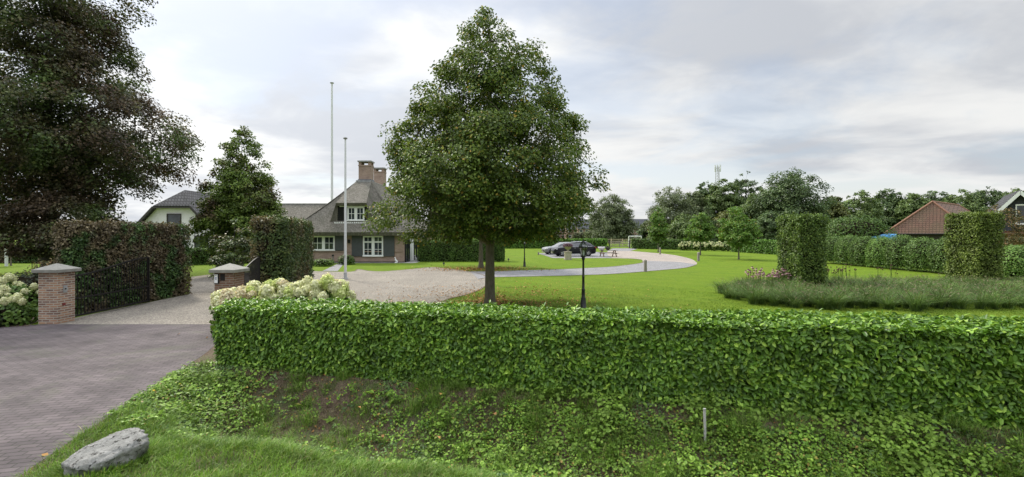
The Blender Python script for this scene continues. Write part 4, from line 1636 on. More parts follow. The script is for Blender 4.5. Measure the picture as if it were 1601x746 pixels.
def window(x0, x1, z0, z1, y, cols, rows, parent, mull=None, transom=None):
    """white frame standing proud of the wall, glass and glazing bars"""
    f = MB()
    w = .075
    f.box((x0, y - .06, z0), (x0 + w, y, z1)); f.box((x1 - w, y - .06, z0), (x1, y, z1))
    f.box((x0 + w, y - .06, z1 - w), (x1 - w, y, z1)); f.box((x0 - .03, y - .09, z0 - .05), (x1 + .03, y, z0 + .05))
    if mull:
        for m_ in mull:
            f.box((m_ - .08, y - .062, z0 + .05), (m_ + .08, y, z1 - w))
    if transom:
        f.box((x0 + w, y - .058, transom - .045), (x1 - w, y, transom + .045))
    fr = f.build('window', M['white'], parent, HO)
    g = MB(); g.box((x0 + w, y - .022, z0 + .05), (x1 - w, y - .012, z1 - w)); g.build('pane', M['glass'], fr, HO)
    br = MB()
    xs = [x0 + w] + [v for m_ in (mull or []) for v in (m_ - .08, m_ + .08)] + [x1 - w]
    for a in range(0, len(xs), 2):
        p, q = xs[a], xs[a + 1]
        br.box((p, y - .045, z0 + .05), (p + .05, y - .024, z1 - w)); br.box((q - .05, y - .045, z0 + .05), (q, y - .024, z1 - w))
        br.box((p + .05, y - .045, z1 - w - .05), (q - .05, y - .024, z1 - w)); br.box((p + .05, y - .045, z0 + .05), (q - .05, y - .024, z0 + .10))
        for k in range(1, cols):
            x = p + (q - p) * k / cols
            br.box((x - .018, y - .04, z0 + .10), (x + .018, y - .0235, z1 - w - .05))
        for k in range(1, rows):
            z = z0 + (z1 - z0) * k / rows
            br.box((p + .05, y - .037, z - .018), (q - .05, y - .0233, z + .018))
    br.build('glazing_bars', M['white'], fr, HO)
    return fr


window(-18.55, -15.47, 1.08, 2.34, 40.995, 2, 2, house, mull=[-17.5, -16.45])
window(-13.0, -11.24, .58, 2.34, 40.995, 2, 3, house, mull=[-12.12], transom=1.82)
window(-14.52, -13.02, 3.70, 4.90, 41.43, 2, 2, dor, mull=[-13.77])
for (x0, x1, z0) in ((-15.42, -14.68, 1.05), (-13.98, -13.04, .55), (-11.20, -10.26, .55)):
    b = MB(); b.box((x0, 40.93, z0), (x1, 40.985, 2.34))
    n = int((x1 - x0) / .115)
    for k in range(n):
        b.box((x0 + .01 + k * (x1 - x0 - .02) / n, 40.918, z0 + .02), (x0 + .01 + (k + .88) * (x1 - x0 - .02) / n, 40.93, 2.32))
    b.build('shutter', M['grey_paint'], house, HO)
# glazed black doors and pale frame on the east side
for (y0, y1) in ((41.35, 43.0), (45.0, 47.4)):
    b = MB()
    b.box((-9.44, y0, .02), (-9.33, y0 + .09, 2.4)); b.box((-9.44, y1 - .09, .02), (-9.33, y1, 2.4)); b.box((-9.44, y0 + .09, 2.31), (-9.33, y1 - .09, 2.4))
    b.box((-9.44, (y0 + y1) / 2 - .045, .02), (-9.335, (y0 + y1) / 2 + .045, 2.31)); b.box((-9.44, y0 + .09, .02), (-9.335, y1 - .09, .16))
    dr = b.build('glazed_door', M['black'], house, HO)
    b = MB(); b.box((-9.43, y0 + .09, .16), (-9.40, y1 - .09, 2.31)); b.build('pane', M['glass'], dr, HO)
b = MB(); b.box((-9.44, 43.1, .02), (-9.36, 44.7, 2.4)); b.build('side_panel', M['white'], house, HO)
b = MB(); b.tube([(-9.05, 47.9, 0), (-9.05, 47.9, 2.4)], .07, 8); b.build('porch_post', M['pole_white'], house, HO)
b = MB(); b.box((-14.33, 40.90, 1.72), (-14.11, 40.99, 2.02)); b.build('wall_lamp', M['black'], house, HO)

for (cx, cy, w, dpt, z0, z1) in ((-14.15, 45.55, 1.16, .95, 6.6, 9.55), (-14.42, 51.3, 1.1, .95, 6.6, 9.7)):
    b = MB()
    b.box((cx - w / 2, cy - dpt / 2, z0), (cx + w / 2, cy + dpt / 2, z1 - .42))
    b.box((cx - w / 2 - .04, cy - dpt / 2 - .04, z1 - .52), (cx + w / 2 + .04, cy + dpt / 2 + .04, z1 - .42))
    for sx_ in (-1, 1):
        for sy_ in (-1, 1):
            b.box((cx + sx_ * (w / 2 - .13) - .13, cy + sy_ * (dpt / 2 - .13) - .13, z1 - .42), (cx + sx_ * (w / 2 - .13) + .13, cy + sy_ * (dpt / 2 - .13) + .13, z1 - .12))
    ch = b.build('chimney', M['brick_house'], house, HO)
    b = MB(); b.box((cx - w / 2 - .09, cy - dpt / 2 - .09, z1 - .12), (cx + w / 2 + .09, cy + dpt / 2 + .09, z1)); b.build('chimney_cap', M['stone'], ch, HO)
    b = MB(); b.box((cx - w / 2 - .06, cy - dpt / 2 - .06, 7.45), (cx + w / 2 + .06, cy + dpt / 2 + .06, 7.75)); b.build('lead_flashing', M['lead'], ch, HO)
# ridge tiles
b = MB()
for k in range(8):
    b.box((-14.78 + k * .17, 44.45, 7.36), (-14.78 + k * .17 + .14, 44.98, 7.60))
for k in range(44):
    b.box((-14.75 + .02, 45.0 + k * .21, 7.50), (-13.47, 45.0 + k * .21 + .19, 7.60))
b.build('ridge_tiles', plain('ridge_tile', (0.33, 0.33, 0.33), 0.8, var=.25, vscale=4), house, HO)
b = MB()
for k in range(46):
    b.box((-24.3 + k * .2, 47.72, 5.50), (-24.3 + k * .2 + .165, 48.28, 5.62))
b.build('ridge_tiles', plain('ridge_tile_wing', (0.24, 0.24, 0.235), 0.8, var=.3, vscale=4), house, HO)

# house front planting and ornaments
shrub('border_shrub', 'low dark green border plants left of the front path by the brick wall', 'shrub', (-15.7, 38.6, 0), 1.0, .5, .38, 700, .12, .07, M['bed_green'], 301, group='border plants by the front path')
shrub('border_shrub', 'rounded green border shrub right of the front path, taller of its pair', 'shrub', (-13.5, 38.3, 0), .62, .5, .75, 700, .12, .07, M['hornbeam'], 302, group='border plants by the front path')
shrub('border_shrub', 'low leafy border shrub between the flagpole and the front lawn', 'shrub', (-14.6, 36.4, 0), .7, .5, .55, 700, .12, .07, M['bed_green'], 303, group='border plants by the front path')
for (x, y, lab) in ((-15.25, 40.0, 'grey bollard light left of the front path before the house'), (-13.62, 40.1, 'grey bollard light right of the front path beside the tall shutter')):
    t = thing('bollard_light', lab, 'garden light', (x, y, 0), 0, 'bollard lights by the front path')
    b = MB(); b.box((-.06, -.06, 0), (.06, .06, .62)); b.build('post', M['wood_grey'], t, bevel=.005)
    b = MB(); b.box((-.075, -.075, .62), (.075, .075, .74)); b.build('lamp_head', M['black'], t, bevel=.005)


def bird(x, y, h, label):
    t = thing('bird_ornament', label, 'ornament', (x, y, 0), R(20), 'white bird ornaments')
    b = MB()
    s = h / .55
    b.tube([(.16 * s, 0, .02), (.10 * s, 0, .10 * s), (.02 * s, 0, .20 * s), (-.03 * s, 0, .30 * s), (-.03 * s, 0, .40 * s), (-.06 * s, 0, .47 * s), (-.13 * s, 0, .46 * s)],
           [.03 * s, .09 * s, .10 * s, .065 * s, .035 * s, .045 * s, .012 * s], 10)
    b.build('body', M['white'], t)
    b = MB(); b.lathe([(.11 * s, 0), (.11 * s, .03), (.07 * s, .05)], 12); b.build('base', M['white'], t)
    return t


bird(-10.05, 40.6, .55, 'white bird ornament on the paving before the brick corner')
bird(-8.95, 43.6, .6, 'white bird ornament standing beside the glazed side doors')
t = thing('garden_bench', 'dark garden bench on the terrace along the house side', 'bench', (-8.75, 46.3, 0), R(90))
b = MB(); b.box((-.7, -.2, .40), (.7, .2, .45)); b.build('seat', M['dark_wood'], t)
b = MB(); b.box((-.7, .16, .5), (.7, .2, .9)); b.build('backrest', M['dark_wood'], t)
for sx_ in (-.62, .62):
    for sy_ in (-.15, .15):
        b = MB(); b.box((sx_ - .03, sy_ - .03, 0), (sx_ + .03, sy_ + .03, .40 if sy_ < 0 else .5)); b.build('leg', M['dark_wood'], t)

hedge('clipped_hedge', 'broad dark clipped hedge standing behind the big tree beside the house', [(-8.55, 42.5), (-.75, 42.5), (-.75, 44.3), (-8.55, 44.3)], 1.83, 420, .11, .075, M['hornbeam'], 41,
      core_in=.12, core_top=.1)

# ------------------------------------------------------------------ flagpoles


def flagpole(x, y, h, r, label):
    t = thing('flagpole', label, 'flagpole', (x, y, 0), 0, 'white flagpoles')
    b = MB(); b.tube([(0, 0, 0), (0, 0, h * .5), (0, 0, h)], [r, r * .85, r * .62], 12); b.build('pole', M['pole_white'], t)
    b = MB(); b.lathe([(r * .7, h), (r * 1.5, h + .02), (r * 1.5, h + .08), (.01, h + .13)], 12); b.build('cap', M['stone'], t)
    b = MB(); b.lathe([(r * 2.2, 0), (r * 2.2, .05), (r * 1.25, .09), (r * 1.25, .35), (r * 1.0, .37)], 12); b.build('base', M['stone'], t)
    b = MB(); b.box((-.02, -r - .04, 1.2), (.02, -r + .005, 1.34)); b.build('cleat', M['stone'], t)
    return t


flagpole(at(540, 26.0), 26.0, 7.75, .075, 'white flagpole on the gravel in front of the thatched house')
flagpole(at(519, 62.0), 62.0, 22.4, .17, 'tall white flagpole rising behind the thatched roof')

# ------------------------------------------------------------------ garden lamps


def lantern_post(name, label, loc, group):
    t = thing(name, label, 'street lamp', loc, 0, group)
    b = MB()
    b.lathe([(.115, 0), (.115, .06), (.095, .08), (.09, .30), (.075, .33), (.085, .36), (.06, .40), (.055, .62), (.068, .65), (.045, .68), (.040, 1.05), (.052, 1.07), (.038, 1.10),
             (.033, 1.62), (.05, 1.65), (.06, 1.70), (.045, 1.73)], 12)
    b.build('post', M['lamp_black'], t)
    fr = MB()
    for k in range(6):
        a = k * math.pi / 3
        c, s_ = math.cos(a), math.sin(a)
        fr.tube([(.10 * c, .10 * s_, 1.77), (.185 * c, .185 * s_, 2.06), (.16 * c, .16 * s_, 2.15), (.06 * c, .06 * s_, 2.27)], .011, 5)
    fr.lathe([(.105, 1.73), (.115, 1.75), (.115, 1.78), (.10, 1.785)], 6)
    fr.lathe([(.20, 2.045), (.215, 2.05), (.215, 2.075), (.19, 2.08)], 6)
    for s_ in (-1, 1):
        fr.tube([(0, 0, 2.06), (.27 * s_, 0, 2.06)], .010, 5)
    fr.lathe([(.075, 2.24), (.085, 2.27), (.03, 2.31), (.022, 2.33), (.03, 2.35), (.008, 2.40)], 10)
    fr.v = [(x * .76, y * .76, z if z < 2.1 else 2.1 + (z - 2.1) * .8) for x, y, z in fr.v]
    la = fr.build('lantern', M['lamp_black'], t)
    g = MB()
    g.lathe([(.095, 1.785), (.178, 2.045)], 6, smooth=False)
    g.lathe([(.178, 2.082), (.152, 2.15), (.07, 2.24)], 6, smooth=False)
    g.v = [(x * .76, y * .76, z if z < 2.1 else 2.1 + (z - 2.1) * .8) for x, y, z in g.v]
    g.build('lantern_glass', M['lamp_glass'], la)
    b = MB(); b.lathe([(.03, 1.79), (.035, 1.86), (.03, 1.93), (.008, 1.96)], 10); b.build('bulb', M['white'], la)
    return t


m, t_, b_, o_ = new_mat('lamp_glass')
gl = nd(t_, 'ShaderNodeBsdfTransparent')
gl.inputs[0].default_value = (0.80, 0.86, 0.82, 1)
gg = nd(t_, 'ShaderNodeBsdfGlossy')
gg.inputs['Roughness'].default_value = .08
gm = nd(t_, 'ShaderNodeMixShader')
t_.links.new(ramp(t_, noise(t_, coords(t_), 7, 3), [(0.4, (.16, .16, .16)), (.6, (.30, .30, .30))]), gm.inputs[0])
t_.links.new(gl.outputs[0], gm.inputs[1])
t_.links.new(gg.outputs[0], gm.inputs[2])
t_.links.new(gm.outputs[0], o_.inputs[0])
M['lamp_glass'] = m
lp = lantern_post('garden_lamp', 'black lantern post with glass panes standing just behind the laurel hedge', (at(912, 15.6), 15.6, 0), 'black lantern posts in the garden')
dup(lp, (at(820, 36.0), 36.0, 0), 0.4, 'black lantern post on the lawn island beyond the big tree')
dup(lp, (at(347.5, 39.5), 39.5, 0), 0.2, 'black lantern post on the lawn before the white house')

# ------------------------------------------------------------------ trees of the garden
LIN = [(0, .72), (.05, .90), (.12, .99), (.24, 1.0), (.36, .93), (.50, .79), (.64, .63), (.78, .47), (.90, .29), (1, .08)]
tree('linden_tree', 'big dense linden tree with a rounded crown and straight trunk on the lawn', 'tree', (at(766, 16.0), 16.0, 0), (M['linden'], M['bark']), group='linden trees on the lawn',
     H=10.25, z0=2.5, Rad=3.45, prof=LIN, tr=.175, n_limb=40, n_clump=980, per=130, leaf=.085, seed=12, clump=.40, inner=.25, droop=.38, lump=.25, kind='oval')
tree('linden_tree', 'smaller linden with a mossy trunk behind the big linden and before the clipped hedge', 'tree', (at(752, 34.6), 34.6, 0), (M['linden'], M['bark']), group='linden trees on the lawn',
     H=9.0, z0=2.4, Rad=3.0, prof=LIN, tr=.17, n_limb=18, n_clump=200, per=95, leaf=.14, seed=9, clump=.6, inner=.3, droop=.4)
COP = [(0, .36), (.08, .40), (.16, .60), (.25, .90), (.34, .88), (.43, .60), (.6, .60), (.72, .50), (.9, .42), (1, .15)]
tree('copper_beech', 'huge dark copper beech towering over the hedge at the gate', 'tree', (-25.6, 26.0, 0), (M['copper'], M['bark_dark']),
     H=21, z0=2.3, Rad=7.05, prof=COP, tr=.36, trunk_top=.62, n_limb=46, n_clump=560, per=270, leaf=.15, seed=16, clump=.95, inner=.12, droop=.35, lump=.24, limb_r=.22)
tree('purple_beech_bush', 'low drooping purple beech bush under the huge copper beech, left of the tall hedge', 'tree', (-22.4, 23.2, 0), (M['copper'], M['bark_dark']),
     H=4.6, z0=1.55, Rad=2.5, prof=[(0, .8), (.3, 1), (.7, .8), (1, .3)], tr=.1, n_limb=14, n_clump=150, per=130, leaf=.13, seed=19, clump=.55, inner=.2, droop=.3)
SWG = [(0, .5), (.1, .8), (.2, 1.0), (.4, .86), (.6, .64), (.8, .40), (.92, .22), (1, .07)]
tree('sweetgum_tree', 'pyramid-shaped green and purplish tree between the white house and the thatched house', 'tree', (at(377, 29.5), 29.5, 0), (M['sweetgum'], M['bark_dark']),
     H=9.35, z0=1.3, Rad=2.4, prof=SWG, tr=.13, n_limb=26, n_clump=420, per=110, leaf=.14, seed=27, clump=.46, inner=.25, droop=.2, lump=.15)
tree('small_shrub_tree', 'loose thin bush with russet leaves behind the pillar with the intercom', 'shrub', (at(366, 20.5), 20.5, 0), (M['mixed_hedge'], M['bark_dark']),
     H=3.1, z0=.4, Rad=.85, prof=[(0, .6), (.4, 1), (.8, .7), (1, .3)], tr=.04, n_limb=10, n_clump=70, per=45, leaf=.10, seed=33, clump=.22, inner=.2, droop=.1, lump=.4)
YM = [(0, .35), (.12, .85), (.3, 1.0), (.5, .8), (.7, .62), (.88, .38), (1, .08)]
for (px, Y, H, Rd, z0, sd, lab) in ((1155, 46.0, 5.55, 1.85, 1.25, 3, 'young maple with layered bright green crown, nearest of the three on the right lawn'),
                                    (1095, 55.6, 5.3, 1.45, 1.5, 4, 'young maple with reddish top between the bollard and white hydrangeas'),
                                    (1029, 65.0, 6.3, 1.15, 1.5, 5, 'slim young maple standing nearest the wooden field gate')):
    tree('young_maple', lab, 'tree', (at(px, Y), Y, 0), (M['maple_green'], M['bark']), group='young maples on the lawn',
         H=H, z0=z0, Rad=Rd, prof=YM, tr=.07, n_limb=16, n_clump=110, per=50, leaf=.2, seed=sd, clump=.42, inner=.15, droop=.25, lump=.35)

# ------------------------------------------------------------------ hydrangeas


def head_mesh(name, mat, seed, tall=1.15):
    """a dense flower panicle of many small florets"""
    rng = np.random.default_rng(seed)
    n = 190
    d = rand_unit(rng, n)
    d[:, 2] = np.where(d[:, 2] < -.35, -d[:, 2], d[:, 2])
    s = .086 * (1 + .09 * rng.normal(0, 1, n).clip(-1.5, 1.5))
    P = d * s[:, None] * np.array([1, 1, tall])
    P[:, 2] += .05
    T = rand_unit(rng, n)
    V, Fc = leaves(P - T * .017, d + rng.normal(0, .35, (n, 3)), T, .036, .034, 'quad', .1)
    c = MB(); c.lathe([(.01, -.035), (.055, -.01), (.072, .04), (.062, .10), (.03, .135), (.004, .145)], 10)
    cv, cg = mb_arrays(c, 0)
    cv[:, 2] *= tall * .95
    Vt, g = combine([(V, [(Fc, 0)]), (cv, cg)])
    return mesh_np(name, Vt, g, [mat])


HEADS = [head_mesh('flower_head', M[k], 400 + i, tl) for i, (k, tl) in enumerate((('bloom_cream', 1.1), ('bloom_cream', 1.3), ('bloom_green', 1.1), ('bloom_pink', 1.2), ('bloom_cream', 1.0)))]


def hydrangea(label, x, y, h, rx, nheads, seed, group, kinds=(0, 1, 2, 0, 4, 1, 3, 2), hs=1.38, front=1.0):
    rr = random.Random(seed)
    t = thing('hydrangea', label, 'hydrangea', (x, y, 0), 0, group)
    V, gr = shrub_arrays(rx, rx * .85, h - .08, 620, .115, .075, seed, kind='oval', power=2.4)
    link('foliage', mesh_np('foliage', V, gr, [M['bed_green'], M['core']]), t)
    b = MB()
    for k in range(7):
        a = rr.uniform(0, 6.28)
        b.tube([(0, 0, -.02), (.25 * rx * math.cos(a), .25 * rx * math.sin(a), h * .4), (.6 * rx * math.cos(a), .6 * rx * math.sin(a), h * .85)], [.012, .009, .005], 5)
    b.build('stems', M['bark_dark'], t)
    for k in range(nheads):
        f = k / max(1, nheads - 1)
        el = rr.uniform(.15, 1.0) ** .6
        a = 2.399 * k + rr.uniform(-.4, .4)
        rho = math.sqrt(1 - el * el) * 1.02
        z = h * .42 + h * .58 * el + rr.uniform(-.03, .07)
        o = link('flower_head', HEADS[kinds[rr.randrange(len(kinds))]], t, (rx * rho * math.cos(a), rx * .85 * rho * math.sin(a), z))
        s = hs * rr.uniform(.8, 1.3)
        o.scale = (s, s, s * rr.uniform(.9, 1.15))
        o.rotation_euler = (rr.uniform(-.5, .5), rr.uniform(-.5, .5), rr.uniform(0, 6))
    return t


HY = [(-6.95, 11.75, .98, 'beside the intercom pillar, leftmost of its row behind the laurel'), (-6.35, 11.45, 1.08, 'second from the intercom pillar behind the laurel hedge'),
      (-5.65, 11.35, 1.2, 'in the middle of the row behind the laurel hedge'), (-4.95, 11.25, 1.2, 'fourth from the intercom pillar behind the laurel hedge'),
      (-4.25, 11.0, 1.27, 'below the flagpole, rightmost of its row behind the laurel')]
for i, (x, y, h, lab) in enumerate(HY):
    hydrangea('cream hydrangea bush ' + lab, x, y, h, .46, 20, 500 + i, 'hydrangeas behind the laurel hedge')
hydrangea('low hydrangea with blush flower heads at the corner of laurel hedge and gravel', -6.48, 10.72, .95, .22, 4, 520, 'hydrangeas behind the laurel hedge', kinds=(0, 2, 0, 3))
HL = [(-13.85, 13.0, 'touching the sandy brick pillar'), (-14.6, 13.25, 'just left of the sandy brick pillar'), (-14.9, 14.2, 'in the second row behind the sandy brick pillar'),
      (-15.9, 14.6, 'at the back of the bed before the golden shrub'), (-15.4, 13.0, 'at the edge of the picture in the left bed'), (-16.6, 15.4, 'deepest in the left bed')]
for i, (x, y, lab) in enumerate(HL):
    hydrangea('white flowered hydrangea ' + lab, x, y, (.65, .85, 1.0, 1.0, .7, 1.0)[i], .5, 7, 540 + i, 'hydrangeas in the left bed', kinds=(0, 1, 4), hs=1.05)
for i, (x, y, rx, h, mt, lab) in enumerate(((-14.15, 12.55, .42, .42, 'bed_dark', 'dark low shrub at the front of the hydrangea bed'), (-19.2, 17.6, 1.1, 1.0, 'bed_yellow', 'golden yellow shrub behind the left hydrangea bed'),
                                            (-17.3, 16.6, .8, 1.1, 'bed_dark', 'dark rounded shrub between hydrangeas and golden shrub'), (-18.2, 18.6, .8, 1.45, 'red_shrub', 'russet shrub behind the sandy brick pillar'),
                                            (-21.5, 18.5, 1.0, 1.15, 'bed_yellow', 'golden shrub farthest left beyond the hydrangea bed'))):
    shrub('garden_shrub', lab, 'shrub', (x, y, 0), rx, rx, h, 1100, .09, .06, M[mt], 560 + i, group='shrubs round the left bed', kind='oval')
t = thing('tree_stake', 'pale young tree stake on the left lawn before the purple hedge', 'stake', (at(10, 36.5), 36.5, 0))
b = MB(); b.tube([(0, 0, -.1), (0, 0, 2.1)], .10, 8); b.build('stake', M['pole_white'], t)
tree('young_sapling', 'thin sapling with pale leaves tied to the stake on the left lawn', 'tree', (at(17, 37.0), 37.0, 0), (M['bed_yellow'], M['bark']), H=3.6, z0=1.5, Rad=1.0,
     prof=[(0, .5), (.4, 1), (1, .2)], tr=.05, n_limb=8, n_clump=26, per=26, leaf=.16, seed=61, clump=.3)

# ------------------------------------------------------------------ right-hand garden: columns, grass bed, coneflowers, yews
hedge('hedge_column', 'dark green clipped beech column at the coneflower end of the grass bed', [(12.43, 20.3), (13.62, 20.3), (13.62, 22.0), (12.43, 22.0)], 3.28, 1050, .085, .06, M['beech_green'], 71,
      fuzz=.06, rough=.1, core_in=.14, group='clipped beech columns in the grass bed')
hedge('hedge_column', 'yellow-green clipped beech column in the grass bed before the barn', [(21.85, 22.0), (23.05, 22.0), (23.05, 23.7), (21.85, 23.7)], 3.45, 1050, .085, .06,
      leafmat('beech_column_golden', G3((0.06, 0.095, 0.015), (0.115, 0.165, 0.03), (0.2, 0.255, 0.05)), pscale=1.1, trans=0.25), 72,
      fuzz=.06, rough=.1, core_in=.14, group='clipped beech columns in the grass bed')
bed = [gp(1128, 458), gp(1136, 466), gp(1160, 474), gp(1200, 480.5), gp(1300, 486), gp(1400, 487.5), gp(1500, 486), gp(1640, 484), (19.5, 24.3), (28, 24.3), (25.5, 20.5), (24.0, 24.2), (18, 24.0), (14.5, 23.4), (11.0, 22.6)]
bed = [gp(1128, 458), gp(1136, 466), gp(1160, 474), gp(1200, 480.5), gp(1300, 486), gp(1400, 487.5), gp(1500, 486), gp(1660, 484), (26.5, 21.5), (25.5, 24.4), (18, 24.2), (14.5, 23.6), (11.2, 22.6)]


def grass_clump(seed, n=230):
    rng = np.random.default_rng(seed)
    P = np.zeros((n, 3))
    P[:, :2] = rng.normal(0, .075, (n, 2))
    az = rng.random(n) * 2 * np.pi
    L = rng.uniform(.55, .95, n)
    Bq = blades(P, az, L, rng.uniform(.35, 1.25, n) ** 1.1, rng.uniform(.010, .017, n), rng)
    # feathery heads
    k = 16
    a2 = rng.random(k) * 2 * np.pi
    ln = rng.uniform(.12, .45, k)
    hp = np.stack([np.cos(a2) * ln, np.sin(a2) * ln, rng.uniform(.5, .76, k) - ln * .25], -1)
    dd = np.stack([np.cos(a2), np.sin(a2), .5 + 0 * a2], -1)
    V2, F2 = leaves(hp, rand_unit(rng, k), dd, .12, .022, 'quad')
    Vt, g = combine([(Bq[0], [(Bq[1], 0), (Bq[2], 0)]), (V2, [(F2, 1)])])
    return mesh_np('grass_clump', Vt, g, [M['fountain'], M['seed']])


CL = [grass_clump(600 + i) for i in range(5)]
rr = random.Random(8)
bx, by = [p[0] for p in bed], [p[1] for p in bed]
cand = []
y = min(by) + .15
while y < max(by):
    x = min(bx) + rr.random() * .3
    while x < max(bx):
        xx, yy = x + rr.uniform(-.17, .17), y + rr.uniform(-.17, .17)
        ok = in_poly(bed, np.array([xx]), np.array([yy]))[0]
        inside_col = (12.3 < xx < 13.75 and 20.2 < yy < 22.1) or (21.7 < xx < 23.2 and 21.9 < yy < 23.8)
        if ok and not inside_col:
            cand.append((xx, yy))
        x += .60
    y += .52
cand.sort(key=lambda p: p[1])
for i, (x, y) in enumerate(cand[:290]):
    o = link('ornamental_grass', CL[i % 5], None, (x, y, 0))
    o.rotation_euler = (0, 0, rr.uniform(0, 6.28))
    s = rr.uniform(.72, 1.08)
    if 11.9 < x < 14.1 and 18.8 < y < 21 or 21.2 < x < 23.6 and 20.4 < y < 22.6:
        s *= .66
    o.scale = (s, s, s * rr.uniform(.8, 1.02))
    tag(o, 'grey-green fountain grass clump in the planting bed under the clipped columns', 'ornamental grass', 'fountain grass clumps in the bed', kind='thing')


def coneflower(seed, petals=True):
    rng = random.Random(seed)
    b = MB()
    for k in range(4):
        a = rng.uniform(0, 6.28)
        r_ = rng.uniform(.03, .16)
        h = rng.uniform(.62, .92)
        x, y = r_ * math.cos(a), r_ * math.sin(a)
        b.tube([(x * .2, y * .2, 0), (x * .7, y * .7, h * .6), (x, y, h)], .005, 5, 0)
        b.lathe([(.012, -.01), (.030, .0), (.030, .018), (.018, .038), (.003, .045)], 8, (x, y, h), 1)
        if petals:
            for q in range(11):
                p = q * 2 * math.pi / 11
                c, s_ = math.cos(p), math.sin(p)
                b.add([(x + .02 * c - .008 * s_, y + .02 * s_ + .008 * c, h + .006), (x + .02 * c + .008 * s_, y + .02 * s_ - .008 * c, h + .006),
                       (x + .066 * c + .010 * s_, y + .066 * s_ - .010 * c, h - .026), (x + .066 * c - .010 * s_, y + .066 * s_ + .010 * c, h - .026)], [(0, 1, 2, 3)], 2)
        for q in range(3):
            p, z = rng.uniform(0, 6.28), h * rng.uniform(.15, .5)
            c, s_ = math.cos(p), math.sin(p)
            b.add([(x * .4, y * .4, z), (x * .4 + .06 * c - .02 * s_, y * .4 + .06 * s_ + .02 * c, z + .04), (x * .4 + .13 * c, y * .4 + .13 * s_, z + .01), (x * .4 + .06 * c + .02 * s_, y * .4 + .06 * s_ - .02 * c, z + .04)], [(0, 1, 2, 3)], 0)
    return b


def plant_row(base_loc, seeds, petals, spots, label, group):
    protos = []
    for i, sd in enumerate(seeds):
        o = coneflower(sd, petals).build('coneflower', [M['bed_green'], M['cone_brown'], M['petal_pink'] if petals else M['purple_bloom']])
        protos.append(o)
    for i, (x, y) in enumerate(spots):
        o = protos[i] if i < len(protos) else protos[i % len(protos)].copy()
        if i >= len(protos):
            COL.objects.link(o)
        o.location = (x, y, 0)
        o.rotation_euler = (0, 0, rr.uniform(0, 6.28))
        s = rr.uniform(.85, 1.12)
        o.scale = (s, s, s)
        tag(o, label, 'coneflower', group)


plant_row(None, (1, 2, 3), True, [(rr.uniform(10.5, 12.3), rr.uniform(20.6, 21.9)) for _ in range(26)], 'pink coneflowers with dark centres left of the dark clipped column', 'pink coneflowers')
plant_row(None, (4, 5, 6), False, [(rr.uniform(15.0, 18.6), rr.uniform(22.6, 24.0)) for _ in range(20)], 'tall dark seed heads rising behind the grass between the clipped columns', 'dark seed heads')

YW = [(40.0, 'last and farthest of the row beside the bright hedge'), (38.2, 'farthest one clear of the dark column'), (36.45, 'second visible one from the dark column'), (34.7, 'third visible one from the dark column'),
      (33.0, 'fourth visible one from the dark column below the blue tarpaulin'), (31.3, 'under the barn eave, second from the golden column'), (29.5, 'next to the golden column'),
      (27.6, 'hidden behind the golden column'), (25.6, 'right of the golden column'), (23.6, 'at the right edge under the slate gable')]
for i, (y, lab) in enumerate(YW):
    shrub('clipped_yew', 'clipped yew in the row, ' + lab, 'shrub', (27.45 + rr.uniform(-.08, .08), y, 0), .98, 1.0, (2.32 + rr.uniform(-.1, .12)) if y > 28.5 else 1.85, 6000, .10, .06, M['yew'], 620 + i,
          group='clipped yews in the row', power=2.25, lump=.07)

# ------------------------------------------------------------------ cars


